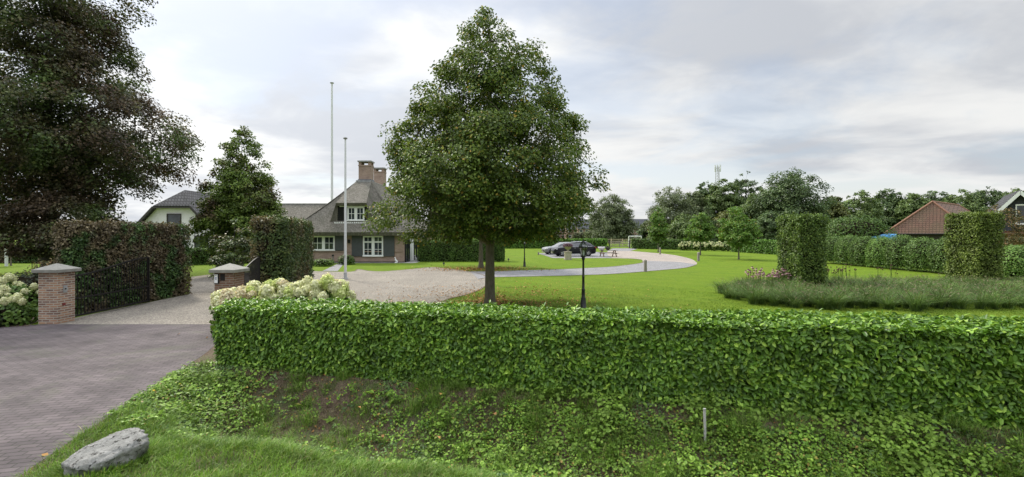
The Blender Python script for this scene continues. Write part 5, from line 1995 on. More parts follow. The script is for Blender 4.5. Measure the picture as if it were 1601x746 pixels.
def car(label, loc, rz, paint, L=4.85, W=1.92, H=1.64, hatch=True, group='cars in the parking bay'):
    """nose towards -X; body lofted through cross-sections, windows, lights, wheels with rims"""
    t = thing('parked_car', label, 'car', loc, rz, group)
    h = H / 1.64
    # x, half width, sill z, belt z, roof z (None: no cabin), roof half width
    st = [(-2.42, .60, .34, .62, None, 0), (-2.36, .78, .26, .78, None, 0), (-2.18, .89, .22, .90, None, 0), (-1.75, .945, .22, .98, None, 0), (-1.20, .955, .22, 1.03, None, 0),
          (-.92, .955, .22, 1.05, 1.07, .72), (-.25, .955, .22, 1.06, 1.50, .60), (.15, .955, .22, 1.06, 1.60, .61), (.75, .955, .22, 1.07, 1.64, .61), (1.35, .955, .22, 1.08, 1.60, .60),
          (1.85, .945, .24, 1.09, 1.45, .58), (2.25, .91, .28, 1.08, 1.18, .62), (2.36, .86, .32, 1.02, None, 0), (2.42, .78, .38, .80, None, 0)]
    sc_ = L / 4.84
    rings = []
    for x, w, zs, zb, zr, wr in st:
        x *= sc_
        w *= W / 1.91
        wr *= W / 1.91
        zb *= h
        zt = zr * h if zr else zb + .035
        r_w = wr if zr else w * .82
        pts = [(0, zs), (w * .80, zs), (w * .97, zs + .12), (w, (zs + zb) * .52), (w * .985, zb - .10), (w * .95, zb), (r_w, zt - (.05 if zr else .012)), (r_w * .80, zt), (0, zt + .015)]
        rings.append([(x, y, z) for y, z in pts] + [(x, -y, z) for y, z in reversed(pts[1:-1])])
    b = MB()
    n = len(rings[0])
    vs = [p for r_ in rings for p in r_]
    fs = [(i * n + k, (i + 1) * n + k, (i + 1) * n + (k + 1) % n, i * n + (k + 1) % n) for i in range(len(rings) - 1) for k in range(n)]
    fs += [tuple(range(n)), tuple(reversed(range((len(rings) - 1) * n, len(rings) * n)))]
    b.add(vs, fs, 0, True)
    body = b.build('body', paint, t)

    def lerp_pt(i, f, k):
        a, c = rings[i][k], rings[i + 1][k]
        return Vector(a).lerp(Vector(c), f)

    def glass(name, cells, off):
        g = MB()
        for quad in cells:
            nr = (quad[1] - quad[0]).cross(quad[3] - quad[0]).normalized()
            if nr.dot(Vector(off)) < 0:
                nr = -nr
            q = [p + nr * .008 for p in quad]
            g.slab(q if (q[1] - q[0]).cross(q[2] - q[0]).dot(nr) > 0 else list(reversed(q)), .006)
        g.build(name, M['car_glass'], body)

    def inset_q(q, f0=.06, f1=.06, g0=.10, g1=.12):
        a, b_, c, d_ = q            # a,b lower edge; d,c upper edge
        A = a.lerp(b_, f0).lerp(d_.lerp(c, f0), g0)
        B = a.lerp(b_, 1 - f1).lerp(d_.lerp(c, 1 - f1), g0)
        C = a.lerp(b_, 1 - f1).lerp(d_.lerp(c, 1 - f1), 1 - g1)
        D = a.lerp(b_, f0).lerp(d_.lerp(c, f0), 1 - g1)
        return [A, B, C, D]
    N_ = len(rings[0])
    for side in (5, N_ - 6 + 0):
        lo, hi = (5, 6) if side == 5 else (N_ - 5, N_ - 6)
        for (i, f0, f1, a0, a1) in ((5, .35, 1, .05, .0), (6, 0, 1, .0, .0), (7, 0, 1, .0, .04), (8, 0, 1, .04, .0), (9, 0, .9, .06, .05)):
            q = [lerp_pt(i, f0, lo), lerp_pt(i, f1, lo), lerp_pt(i, f1, hi), lerp_pt(i, f0, hi)]
            glass('side_window', [inset_q(q, a0, a1, .10, .16)], (0, 1 if side == 5 else -1, .2))
    # windscreen and rear window: between the roof corners of neighbouring rings
    q = [Vector(rings[5][6]), Vector(rings[5][N_ - 6]), Vector(rings[6][N_ - 6]), Vector(rings[6][6])]
    glass('windscreen', [inset_q([p + Vector((0, 0, .035)) for p in q], .06, .06, .06, .06)], (-1, 0, 1))
    q = [Vector(rings[11][6]), Vector(rings[11][N_ - 6]), Vector(rings[10][N_ - 6]), Vector(rings[10][6])]
    glass('rear_window', [inset_q([p + Vector((0, 0, .035)) for p in q], .06, .06, .06, .06)], (1, 0, 1))
    for sy in (-1, 1):
        w = W / 2
        g = MB()
        g.add([(-2.30 * sc_, sy * w * .62, .70 * h), (-2.08 * sc_, sy * w * .955, .78 * h), (-2.05 * sc_, sy * w * .955, .87 * h), (-2.24 * sc_, sy * w * .66, .83 * h)], [(0, 1, 2, 3)])
        q = [Vector(v) for v in g.v]
        g = MB(); o_ = Vector((-.035, sy * .035, .012)); q = [p + o_ for p in q]
        g.slab(q if sy < 0 else list(reversed(q)), .05)
        g.build('headlight', M['headlight'], body)
        g = MB(); g.box((2.22 * sc_, sy * w * .90 - .10, .92 * h), (2.40 * sc_, sy * w * .90 + .07, 1.04 * h)); g.build('taillight', M['taillight'], body, bevel=.02)
        g = MB(); g.box((-.72 * sc_, sy * (w + .10) - .11, 1.04 * h), (-.58 * sc_, sy * (w + .10) + .10, 1.17 * h)); g.build('mirror', paint, body, bevel=.03)
        g = MB(); g.box((-.15, sy * (w * .985) - .012, .90 * h), (.03, sy * (w * .985) + .018, .93 * h)); g.box((.85, sy * (w * .985) - .012, .91 * h), (1.03, sy * (w * .985) + .018, .94 * h))
        g.build('door_handle', M['alloy'], body)
        g = MB(); g.box((-1.1 * sc_, sy * (w * .97) - .02, .24), (1.1 * sc_, sy * (w * .97) + .02, .30)); g.build('sill_trim', M['alloy'], body)
        g = MB(); g.tube([(-.75 * sc_, sy * w * .985, 1.055 * h), (.4 * sc_, sy * w * 1.0, 1.065 * h), (1.9 * sc_, sy * w * .985, 1.095 * h)], .016, 5); g.build('window_trim', M['alloy'], body)
        g = MB(); g.tube([(-.1, sy * .62, 1.63 * h), (1.4, sy * .61, 1.64 * h)], .018, 5); g.build('roof_rail', M['alloy'], body)
        for x in (-1.48 * sc_, 1.45 * sc_):
            g = MB()
            g.lathe([(.38, -.012), (.385, .0), (.385, .012)], 24)
            g.v = [(x + a, sy * (w + .003) + c, .37 + b2) for a, b2, c in g.v]
            g.build('wheel_arch', M['black'], body)
            tw = thing('wheel', None, None, (x, sy * (w - .10), .355))
            tw.parent = t
            g = MB(); g.lathe([(.24, -.115), (.33, -.12), (.355, -.09), (.355, .09), (.33, .12), (.24, .115)], 26)
            g.v = [(a, c, b2) for a, b2, c in g.v]
            g.build('tyre', M['rubber'], tw)
            g = MB()
            g.lathe([(.245, -.09), (.255, .09 * 1), (.21, .10), (.20, .06), (.06, .05), (.05, .10), (.005, .105)], 24)
            g.v = [(a, sy * c, b2) for a, b2, c in g.v]
            for k in range(5):
                a = k * 2 * math.pi / 5
                for da in (-.16, .16):
                    g.bar((.05 * math.cos(a + da * 2), sy * .105, .05 * math.sin(a + da * 2)), (.23 * math.cos(a + da), sy * .108, .23 * math.sin(a + da)), .03, .035)
            g.build('rim', M['alloy'], tw)
    g = MB(); g.box((-2.45 * sc_, -.42, .42 * h), (-2.36 * sc_, .42, .66 * h)); g.build('grille', M['black'], body, bevel=.02)
    g = MB(); g.box((-2.475 * sc_, -.26, .40 * h), (-2.452 * sc_, .26, .51 * h)); g.build('number_plate', plain('plate_pale', (.35, .33, .25), .5), body)
    return t


M['car_glass'] = glassmat('car_glass', (0.012, 0.014, 0.017), 0.03)
M['headlight'] = plain('headlight', (.75, .77, .8), .15, spec=.8, var=.1)
M['taillight'] = plain('taillight', (.25, .01, .012), .2, var=.1)


def paintmat(name, col, metal=.2):
    m, t, b, o = new_mat(name)
    n = noise(t, coords(t), 300, 2)
    t.links.new(ramp(t, n, [(0.3, tuple(c * .85 for c in col)), (0.7, tuple(c * 1.15 for c in col))]), b.inputs['Base Color'])
    b.inputs['Roughness'].default_value = .3
    b.inputs['Specular IOR Level'].default_value = .3
    b.inputs['Metallic'].default_value = metal
    b.inputs['Coat Weight'].default_value = .18
    b.inputs['Coat Roughness'].default_value = .04
    return m


car('large black estate car with silver wheels parked in front of the silver car', (at(896, 53.2), 53.2, 0.012), R(10), paintmat('black_paintwork', (.010, .010, .013)), L=4.9)
car('silver grey car half hidden behind the black car', (at(876, 58.2), 58.2, 0.012), R(14), paintmat('silver_paintwork', (.24, .245, .25), .4), L=4.5, W=1.85, H=1.46)

# ------------------------------------------------------------------ picnic table with planters, urn, bollards
PT = (at(951, 51.5), 51.5, 0.0)
t = thing('picnic_table', 'weathered wooden picnic table with attached benches on the gravel', 'picnic table', PT, R(6))
b = MB()
for k in range(5):
    b.box((-.95, -.36 + k * .147, .70), (.95, -.36 + k * .147 + .135, .74))
b.build('tabletop', M['wood_grey'], t)
for sy in (-1, 1):
    b = MB()
    for k in range(2):
        b.box((-.95, sy * .72 - .14 + k * .145, .42), (.95, sy * .72 - .14 + k * .145 + .135, .46))
    b.build('bench', M['wood_grey'], t)
for x in (-.7, .7):
    for sy in (-1, 1):
        b = MB(); b.bar((x, sy * .22, .70), (x, sy * .70, 0), .09, .05); b.build('leg', M['wood_brown'], t)
    b = MB(); b.box((x - .03, -.86, .34), (x + .03, .86, .42)); b.box((x - .03, -.36, .62), (x + .03, .36, .70)); b.build('cross_beam', M['wood_brown'], t)
t2 = thing('planter_bowl', 'wide white planter bowl standing on the picnic table', 'planter', (PT[0] - .75, PT[1] - .03, .74))
b = MB(); b.lathe([(.16, 0), (.20, .02), (.36, .22), (.40, .36), (.37, .36), (.34, .25), (.02, .22)], 20); b.build('bowl', M['plaster'], t2)
V, gr = shrub_arrays(.3, .3, .10, 160, .08, .05, 81)
link('plants', mesh_np('plants', V + np.array([0, 0, .24]), gr, [M['bed_dark'], M['core']]), t2)
t2 = thing('planter_pot', 'dark round planter pot beside the white bowl on the picnic table', 'planter', (PT[0] - .03, PT[1] + .06, .74))
b = MB(); b.lathe([(.13, 0), (.17, .03), (.28, .20), (.26, .34), (.23, .35), (.20, .30), (.02, .28)], 20); b.build('pot', M['dark_wood'], t2)
V, gr = shrub_arrays(.25, .25, .14, 160, .07, .05, 82)
link('plants', mesh_np('plants', V + np.array([0, 0, .28]), gr, [M['bed_green'], M['core']]), t2)

UX = (at(888, 45.6), 45.6, 0.0)
t = thing('stone_pedestal', 'square sandstone pedestal on the lawn island before the black car', 'pedestal', UX)
b = MB()
b.box((-.36, -.36, 0), (.36, .36, .09)); b.box((-.31, -.31, .09), (.31, .31, .72))
b.build('block', M['sandstone'], t, bevel=.01)
b = MB(); b.box((-.34, -.34, .72), (.34, .34, .79)); b.build('top_slab', M['sandstone'], t, bevel=.01)
t = thing('garden_urn', 'stone garden urn with a purple plant on the pedestal', 'urn', (UX[0], UX[1], .79))
b = MB(); b.lathe([(.20, 0), (.20, .04), (.09, .08), (.07, .16), (.12, .20), (.28, .30), (.34, .46), (.38, .50), (.36, .52), (.30, .50), (.05, .46)], 20); b.build('bowl', M['sandstone'], t)
V, gr = shrub_arrays(.44, .44, .36, 520, .09, .05, 83)
link('plants', mesh_np('plants', V + np.array([0, 0, .44]), gr, [M['purple_bloom'], M['core']]), t)

for (px, py, top, lab) in ((1009, 425.0, 405.5, 'wooden bollard at the near kerb of the curved drive'), (1092, 408.5, 394, 'wooden bollard at the turn of the pale gravel'),
                           (1032, 398.0, 387, 'wooden bollard on the grass near the slim young maple'), (842, 398.8, 393.5, 'small wooden bollard at the corner of the parking bay')):
    x, y = gp(px, py)
    hgt_ = (py - top) * y / F
    t = thing('wooden_bollard', lab, 'bollard', (x, y, 0), 0, 'wooden bollards along the drive')
    b = MB(); b.box((-.085, -.085, -.1), (.085, .085, hgt_ - .07)); b.build('post', M['wood_grey'], t, bevel=.008)
    b = MB(); b.add([(-.085, -.085, hgt_ - .07), (.085, -.085, hgt_ - .07), (.085, .085, hgt_ - .07), (-.085, .085, hgt_ - .07), (0, 0, hgt_)], [(3, 2, 1, 0), (0, 1, 4), (1, 2, 4), (2, 3, 4), (3, 0, 4)])
    b.build('post_cap', M['wood_grey'], t)
for (px, py, lab) in ((694, 416.5, 'small black garden spotlight by the gravel edge'), (795, 409.5, 'small black garden spotlight at the foot of the clipped hedge')):
    x, y = gp(px, py)
    t = thing('garden_spotlight', lab, 'garden light', (x, y, 0), 0, 'garden spotlights')
    b = MB(); b.tube([(0, 0, 0), (0, 0, .16)], .02, 6); b.build('spike', M['black'], t)
    b = MB(); b.tube([(0, .08, .17), (0, -.07, .24)], [.05, .085], 10); b.build('lamp_head', M['black'], t)

# ------------------------------------------------------------------ far hedges, field gate, fence, goal
hedge('field_hedge', 'long clipped hedge behind the parked cars along the field', [(at(640, 80), 80.0), (at(949, 82), 82.0), (at(949, 83.2), 83.4), (at(640, 81.4), 81.4)], 1.55, 110, .24, .17, M['bright_hedge'], 91, core_in=.15, fuzz=.06)
hedge('field_hedge', 'clipped hedge between the field gate and the white hydrangeas', [(at(988.5, 80), 80.0), (at(1070, 74), 74.0), (at(1070, 75.4), 75.4), (at(988.5, 81.3), 81.3)], 1.55, 110, .24, .17, M['hornbeam'], 92, core_in=.15, fuzz=.06)
hedge('field_hedge', 'bright green clipped hedge right of the white hydrangeas', [(at(1143, 66), 66.0), (at(1240, 54), 54.0), (at(1247, 54.8), 54.8), (at(1146, 67.4), 67.4)], 1.62, 150, .20, .14, M['bright_hedge'], 93, core_in=.15, fuzz=.07)

gx0, gx1, gy = at(952, 82.5), at(985, 82.5), 82.5
t = thing('field_gate', 'grey wooden five-bar field gate between the two clipped hedges', 'gate', ((gx0 + gx1) / 2, gy, 0))
w = (gx1 - gx0) / 2
b = MB()
for z in (.22, .50, .78, 1.08):
    b.box((-w + .18, -.03, z), (w - .18, .03, z + .11))
b.build('rails', M['wood_grey'], t)
b = MB()
b.bar((-w + .2, -.05, .25), (-.05, -.05, 1.12), .10, .03); b.bar((w - .2, -.05, .25), (.05, -.05, 1.12), .10, .03); b.box((-.07, -.06, .15), (.07, -.03, 1.2))
b.build('braces', M['wood_grey'], t)
for sx in (-1, 1):
    b = MB(); b.box((sx * (w - .06) - .1, -.1, 0), (sx * (w - .06) + .1, .1, 1.35)); b.build('post', M['dark_wood'], t)

t = thing('rail_fence', 'pale wooden post and rail fence across the field beyond the gate', 'fence', (at(930, 100), 100, 0))
ox = at(930, 100)
for z in (.55, .95, 1.32):
    b = MB(); b.box((at(760, 100) - ox, -.03, z), (at(1000, 100) - ox, .03, z + .10)); b.build('rail', M['wood_pale'], t)
k = 0
x = at(762, 100)
while x < at(1000, 100):
    b = MB(); b.box((x - ox - .07, -.08, 0), (x - ox + .07, .06, 1.5)); b.build('post', M['wood_pale'], t)
    x += 2.4

t = thing('football_goal', 'small white football goal in the field behind the hedge', 'goal', (at(993, 95), 95, 0), R(-8))
gw, gh = 1.25, 2.05
b = MB()
b.tube([(-gw, 0, 0), (-gw, 0, gh)], .07, 8); b.tube([(gw, 0, 0), (gw, 0, gh)], .07, 8); b.tube([(-gw, 0, gh), (gw, 0, gh)], .07, 8)
b.build('frame', M['white'], t)
b = MB()
for sx in (-1, 1):
    b.tube([(sx * gw, 0, gh), (sx * gw, 1.0, gh - .1), (sx * gw, 1.6, 0)], .035, 6)
b.tube([(-gw, 1.6, 0.03), (gw, 1.6, .03)], .035, 6)
b.build('rear_stays', M['white'], t)
b = MB()
for k in range(11):
    s = -gw + 2 * gw * k / 10
    b.tube([(s, .02, gh - .02), (s, 1.0, gh - .12), (s, 1.6, .02)], .008, 4)
for k in range(9):
    f = k / 8
    b.tube([(-gw, 1.0 + .6 * f, (gh - .1) * (1 - f) + .02), (gw, 1.0 + .6 * f, (gh - .1) * (1 - f) + .02)], .008, 4)
b.build('net', M['white'], t)

# white hydrangeas along the far hedge
HW = [(1070, 71.5), (1083, 71), (1096, 70.3), (1110, 69.6), (1124, 69), (1137, 68.4)]
NM = ['nearest the dark field hedge', 'second from the dark field hedge', 'behind the reddish young maple', 'fourth of the white row from the dark field hedge', 'second from the bright hedge', 'beside the bright green hedge']
for i, (px, Y) in enumerate(HW):
    t = thing('hydrangea', 'far white hydrangea bush ' + NM[i], 'hydrangea', (at(px, Y), Y, 0), 0, 'white hydrangeas along the far lawn')
    V, gr = shrub_arrays(.78, .62, 1.35, 420, .2, .13, 700 + i)
    link('foliage', mesh_np('foliage', V, gr, [M['bed_green'], M['core']]), t)
    rng = np.random.default_rng(720 + i)
    for k in range(34):
        d_ = rand_unit(rng, 1)[0]
        d_[1] = -abs(d_[1]) if rng.random() < .7 else d_[1]
        d_[2] = abs(d_[2]) * .9 if rng.random() < .75 else d_[2] * .5
        o = link('flower_head', HEADS[k % 2], t, tuple(d_ * np.array([.82, .66, .72]) + np.array([0, 0, .60])))
        o.scale = (float(rng.uniform(1.0, 1.6)),) * 3

# ------------------------------------------------------------------ neighbouring buildings
# white house with dark tiled half-hipped roof, far left
WO = (-33.0, 46.0, 0)
t = thing('white_house', 'white rendered house with dark tiled half-hipped roof beyond the copper hedge', 'house', WO)
b = MB()
b.add([(-36.6, 46, -.1), (-29.6, 46, -.1), (-29.6, 46, 3.3), (-31.4, 46, 5.35), (-34.7, 46, 5.35), (-36.6, 46, 3.3), (-36.6, 57, -.1), (-29.6, 57, -.1), (-29.6, 57, 3.3), (-31.4, 57, 5.35), (-34.7, 57, 5.35), (-36.6, 57, 3.3)],
      [(0, 1, 2, 3, 4, 5), (11, 10, 9, 8, 7, 6), (0, 6, 7, 1), (1, 7, 8, 2), (2, 8, 9, 3), (3, 9, 10, 4), (4, 10, 11, 5), (5, 11, 6, 0)])
b.box((-29.59, 47.2, -.1), (-26.4, 54, 2.75))
b.box((-44, 47.5, -.1), (-36.61, 55, 2.8))
b.build('wall', M['plaster'], t, WO)
b = MB()
r0, r1 = (-33.05, 47.4, 6.95), (-33.05, 57.4, 6.95)
b.slab([(-29.15, 45.6, 3.0), (-29.15, 57.4, 3.0), r1, r0, (-31.25, 45.6, 5.25)], .16)
b.slab([(-36.95, 57.4, 3.0), (-36.95, 45.6, 3.0), (-34.85, 45.6, 5.25), r0, r1], .16)
b.slab([(-34.85, 45.6, 5.26), (-31.25, 45.6, 5.26), r0], .14)
b.slab([(-29.6, 46.9, 2.62), (-26.1, 46.9, 2.62), (-26.1, 54.3, 2.95), (-29.6, 54.3, 2.95)], .18)
b.slab([(-44.2, 47.2, 2.66), (-36.7, 47.2, 2.66), (-36.7, 55.3, 3.0), (-44.2, 55.3, 3.0)], .18)
b.build('roof', M['roof_dark'], t, WO)
b = MB()
b.bar((-36.98, 45.56, 2.85), (-34.85, 45.56, 5.12), .05, .22); b.bar((-29.12, 45.56, 2.85), (-31.25, 45.56, 5.12), .05, .22); b.box((-34.9, 45.54, 5.0), (-31.2, 45.6, 5.16))
b.build('barge_board', M['dark_wood'], t, WO)
for (x0, x1, z0, z1, y) in ((-31.1, -29.75, .1, 2.35, 46.0), (-35.6, -34.2, .9, 2.3, 46.0), (-33.8, -32.4, 3.4, 4.5, 46.0), (-43.0, -41.2, .5, 1.3, 47.5), (-39.4, -38.0, .5, 1.4, 47.5)):
    f = MB(); f.box((x0, y - .07, z0), (x0 + .09, y - .004, z1)); f.box((x1 - .09, y - .07, z0), (x1, y - .004, z1)); f.box((x0 + .09, y - .07, z1 - .09), (x1 - .09, y - .004, z1)); f.box((x0 + .09, y - .07, z0), (x1 - .09, y - .004, z0 + .09))
    fr = f.build('window', M['dark_wood'], t, WO)
    g = MB(); g.box((x0 + .09, y - .03, z0 + .09), (x1 - .09, y - .01, z1 - .09)); g.build('pane', M['glass'], fr, WO)
b = MB(); b.tube([(-29.2, 45.9, 0), (-29.2, 45.9, 2.9)], .05, 8); b.build('downpipe', M['pole_white'], t, WO)
t = thing('patio_table', 'dark garden table with chairs outline by the white house, far left', 'table', (-39.5, 44.5, 0))
b = MB(); b.box((-.8, -.45, .70), (.8, .45, .75)); b.build('tabletop', M['black'], t)
for sx in (-.7, .7):
    for sy in (-.35, .35):
        b = MB(); b.tube([(sx, sy, 0), (sx, sy, .70)], .03, 6); b.build('leg', M['black'], t)

# barn with a red tiled hipped roof
L_, N_, F_, B_ = (52.2, 66.0), (59.4, 60.0), (74.0, 70.0), (66.8, 76.0)
BO = (60.0, 66.0, 0)
t = thing('tiled_barn', 'low barn with a large red tiled hipped roof behind the yews', 'barn', BO)
ins = inset([L_, N_, F_, B_], .5)
b = MB(); b.prism(ins, -.1, 2.55); b.build('wall', M['dark_wood'], t, BO)
rd = MB()
e = [(p[0], p[1], 2.5) for p in (L_, N_, F_, B_)]
A1, A2 = (57.4, 64.05, 6.95), (68.2, 71.8, 6.95)
m_red, tt_, bb_, oo_ = new_mat('pantiles')
c_ = nd(tt_, 'ShaderNodeTexCoord'); s_ = nd(tt_, 'ShaderNodeSeparateXYZ')
tt_.links.new(c_.outputs['Object'], s_.inputs[0])
m1 = nd(tt_, 'ShaderNodeMath', operation='SUBTRACT'); tt_.links.new(s_.outputs[0], m1.inputs[0]); tt_.links.new(s_.outputs[1], m1.inputs[1])
m2 = nd(tt_, 'ShaderNodeMath', operation='MULTIPLY'); tt_.links.new(m1.outputs[0], m2.inputs[0]); m2.inputs[1].default_value = .72
k_ = nd(tt_, 'ShaderNodeCombineXYZ'); tt_.links.new(m2.outputs[0], k_.inputs[0]); tt_.links.new(s_.outputs[2], k_.inputs[1])
br_ = nd(tt_, 'ShaderNodeTexBrick'); br_.offset = 0.0
for nm, vv_ in (('Scale', 1.0), ('Brick Width', .36), ('Row Height', .28), ('Mortar Size', .035), ('Mortar Smooth', .6)):
    br_.inputs[nm].default_value = vv_
br_.inputs['Color1'].default_value = (.19, .105, .075, 1); br_.inputs['Color2'].default_value = (.15, .085, .062, 1); br_.inputs['Mortar'].default_value = (.105, .06, .046, 1)
tt_.links.new(k_.outputs[0], br_.inputs['Vector'])
st_ = ramp(tt_, noise(tt_, coords(tt_), .45, 6, .7), [(.45, (0, 0, 0)), (.68, (.6, .6, .6))])
tt_.links.new(mixc(tt_, st_, br_.outputs[0], (.13, .11, .065)), bb_.inputs['Base Color'])
bb_.inputs['Roughness'].default_value = .9
iv_ = nd(tt_, 'ShaderNodeMath', operation='MULTIPLY'); tt_.links.new(br_.outputs['Fac'], iv_.inputs[0]); iv_.inputs[1].default_value = -1
bump(tt_, bb_, iv_.outputs[0], 1.0, .06)
rd.add(e + [A1, A2], [(0, 1, 4), (1, 2, 5, 4), (2, 3, 5), (3, 0, 4, 5), (3, 2, 1, 0)])
rd.build('roof', m_red, t, BO)
hp = MB()
for a_, c2 in ((e[0], A1), (e[1], A1), (e[2], A2), (e[3], A2), (A1, A2)):
    hp.tube([a_, c2], .13, 8)
hp.build('hip_tiles', plain('hip_tile', (.25, .13, .09), .85, var=.2), t, BO)
gt = MB()
gt.tube([e[0], e[1]], .08, 6); gt.tube([e[1], e[2]], .08, 6)
gt.build('gutter', M['black'], t, BO)
# blue tarpaulin over a stack by the barn
t = tag(None or thing('tarpaulin', 'bright blue tarpaulin over a stack beside the tiled barn', 'tarpaulin', (at(1377, 58), 58.0, 0)))
b = MB()
b.add([(-1.4, -.8, 0), (1.6, -.8, 0), (1.6, .8, 0), (-1.4, .8, 0), (-1.25, -.7, 2.15), (1.5, -.7, 2.5), (1.5, .7, 2.6), (-1.25, .7, 2.2)], [(3, 2, 1, 0), (4, 5, 6, 7), (0, 1, 5, 4), (1, 2, 6, 5), (2, 3, 7, 6), (3, 0, 4, 7)])
b.build('sheet', M['blue_tarp'], t, bevel=.12)
b = MB(); b.tube([(-1.5, -.78, .9), (1.68, -.86, .95)], .015, 5); b.build('lashing', M['white'], t)

# slate-clad house with white barge boards at the right edge
SO = (49.75, 46.1, 0)
t = thing('gabled_house', 'dark slate-clad gable house with white barge boards at the right edge', 'house', SO)
b = MB()
b.add([(47.5, 46.1, 2.9), (52.4, 46.1, 2.9), (52.4, 46.1, 5.0), (49.75, 46.1, 6.75), (47.5, 46.1, 5.0), (47.5, 56, 2.9), (52.4, 56, 2.9), (52.4, 56, 5.0), (49.75, 56, 6.75), (47.5, 56, 5.0)],
      [(0, 1, 2, 3, 4), (9, 8, 7, 6, 5), (0, 5, 6, 1), (1, 6, 7, 2), (4, 9, 5, 0)])
b.build('upper_wall', M['slate'], t, SO)
b = MB(); b.box((47.52, 46.3, -.1), (52.4, 56, 2.9)); b.build('lower_wall', M['brick_orange'], t, SO)
b = MB()
b.slab([(47.0, 45.6, 4.72), (49.75, 45.6, 6.95), (49.75, 56.4, 6.95), (47.0, 56.4, 4.72)][::-1], .16)
b.slab([(52.7, 45.6, 4.72), (49.75, 45.6, 6.95), (49.75, 56.4, 6.95), (52.7, 56.4, 4.72)], .16)
b.build('roof', M['roof_dark'], t, SO)
b = MB()
b.bar((46.98, 45.55, 4.66), (49.76, 45.55, 6.86), .06, .38); b.bar((52.7, 45.55, 4.66), (49.74, 45.55, 6.86), .06, .38)
b.build('barge_board', M['white'], t, SO)
f = MB(); x0, x1, z0, z1, y = 49.3, 51.2, 3.55, 5.65, 46.1
f.box((x0, y - .08, z0), (x0 + .14, y - .003, z1)); f.box((x1 - .14, y - .08, z0), (x1, y - .003, z1)); f.box((x0 + .14, y - .08, z1 - .14), (x1 - .14, y - .003, z1)); f.box((x0 + .14, y - .08, z0), (x1 - .14, y - .003, z0 + .14))
fr = f.build('window', M['white'], t, SO)
g = MB(); g.box((x0 + .14, y - .04, z0 + .14), (x1 - .14, y - .02, z1 - .14)); g.build('pane', M['glass'], fr, SO)
b = MB(); b.box((45.2, 44.0, 2.55), (53, 46.28, 2.72)); b.box((45.2, 43.9, 1.95), (53, 44.05, 2.2)); b.build('veranda_beam', M['wood_brown'], t, SO)
for x in (45.5, 48.2, 50.9):
    b = MB(); b.box((x - .09, 44.05, 0), (x + .09, 44.23, 2.55)); b.build('veranda_post', M['wood_brown'], t, SO)

t.location = (at(1594, 47.0), 47.0, 0)
t.rotation_euler = (0, 0, R(-40))
t.scale = (.62, .9, .97)

# terraced houses far beyond the field
for i, (px, Y, w_, zr, lab) in enumerate(((876, 205, 9, 7.6, 'far brick terrace house farthest left beyond the field'), (899, 195, 7, 8.0, 'far brick house with dark roof beside the pollard willows'), (918, 190, 7.5, 8.6, 'far brick house with tall gable behind the pollard willows'),
                                          (992, 205, 14, 9.2, 'far grey-roofed terrace right of the big willow'), (700, 230, 12, 7.0, 'far dark-roofed house glimpsed low under the big linden'))):
    x = at(px, Y)
    t = thing('terraced_house', lab, 'house', (x, Y, 0), 0, 'terraced houses beyond the field')
    b = MB()
    ze = zr * .58
    b.add([(-w_ / 2, 0, -.1), (w_ / 2, 0, -.1), (w_ / 2, 9, -.1), (-w_ / 2, 9, -.1), (-w_ / 2, 0, ze), (w_ / 2, 0, ze), (w_ / 2, 9, ze), (-w_ / 2, 9, ze), (-w_ / 2, 4.5, zr - .1), (w_ / 2, 4.5, zr - .1)],
          [(0, 1, 5, 4), (2, 3, 7, 6), (0, 4, 8, 7, 3), (1, 2, 6, 9, 5), (3, 2, 1, 0)])
    b.build('wall', M['brick_far'], t)
    b = MB()
    b.slab([(-w_ / 2 - .2, -.4, ze - .3), (w_ / 2 + .2, -.4, ze - .3), (w_ / 2 + .2, 4.5, zr), (-w_ / 2 - .2, 4.5, zr)], .2)
    b.slab([(w_ / 2 + .2, 9.4, ze - .3), (-w_ / 2 - .2, 9.4, ze - .3), (-w_ / 2 - .2, 4.5, zr), (w_ / 2 + .2, 4.5, zr)], .2)
    rf = b.build('roof', M['roof_slate'], t)
    b = MB(); b.box((-w_ / 2 + .4, 4.1, zr - .6), (-w_ / 2 + 1.2, 4.9, zr + 1.0)); b.build('chimney', M['plaster'] if i % 2 else M['brick_far'], rf)
    for k in range(int(w_ / 2.4)):
        for zz_ in (.9, 3.1):
            if zz_ + 1.1 > ze:
                continue
            x0 = -w_ / 2 + .7 + k * 2.3
            f = MB(); f.box((x0, -.06, zz_), (x0 + 1.25, -.003, zz_ + 1.15)); fr = f.build('window', M['white'], t)
            g = MB(); g.box((x0 + .1, -.08, zz_ + .1), (x0 + 1.15, -.062, zz_ + 1.05)); g.build('pane', M['glass'], fr)

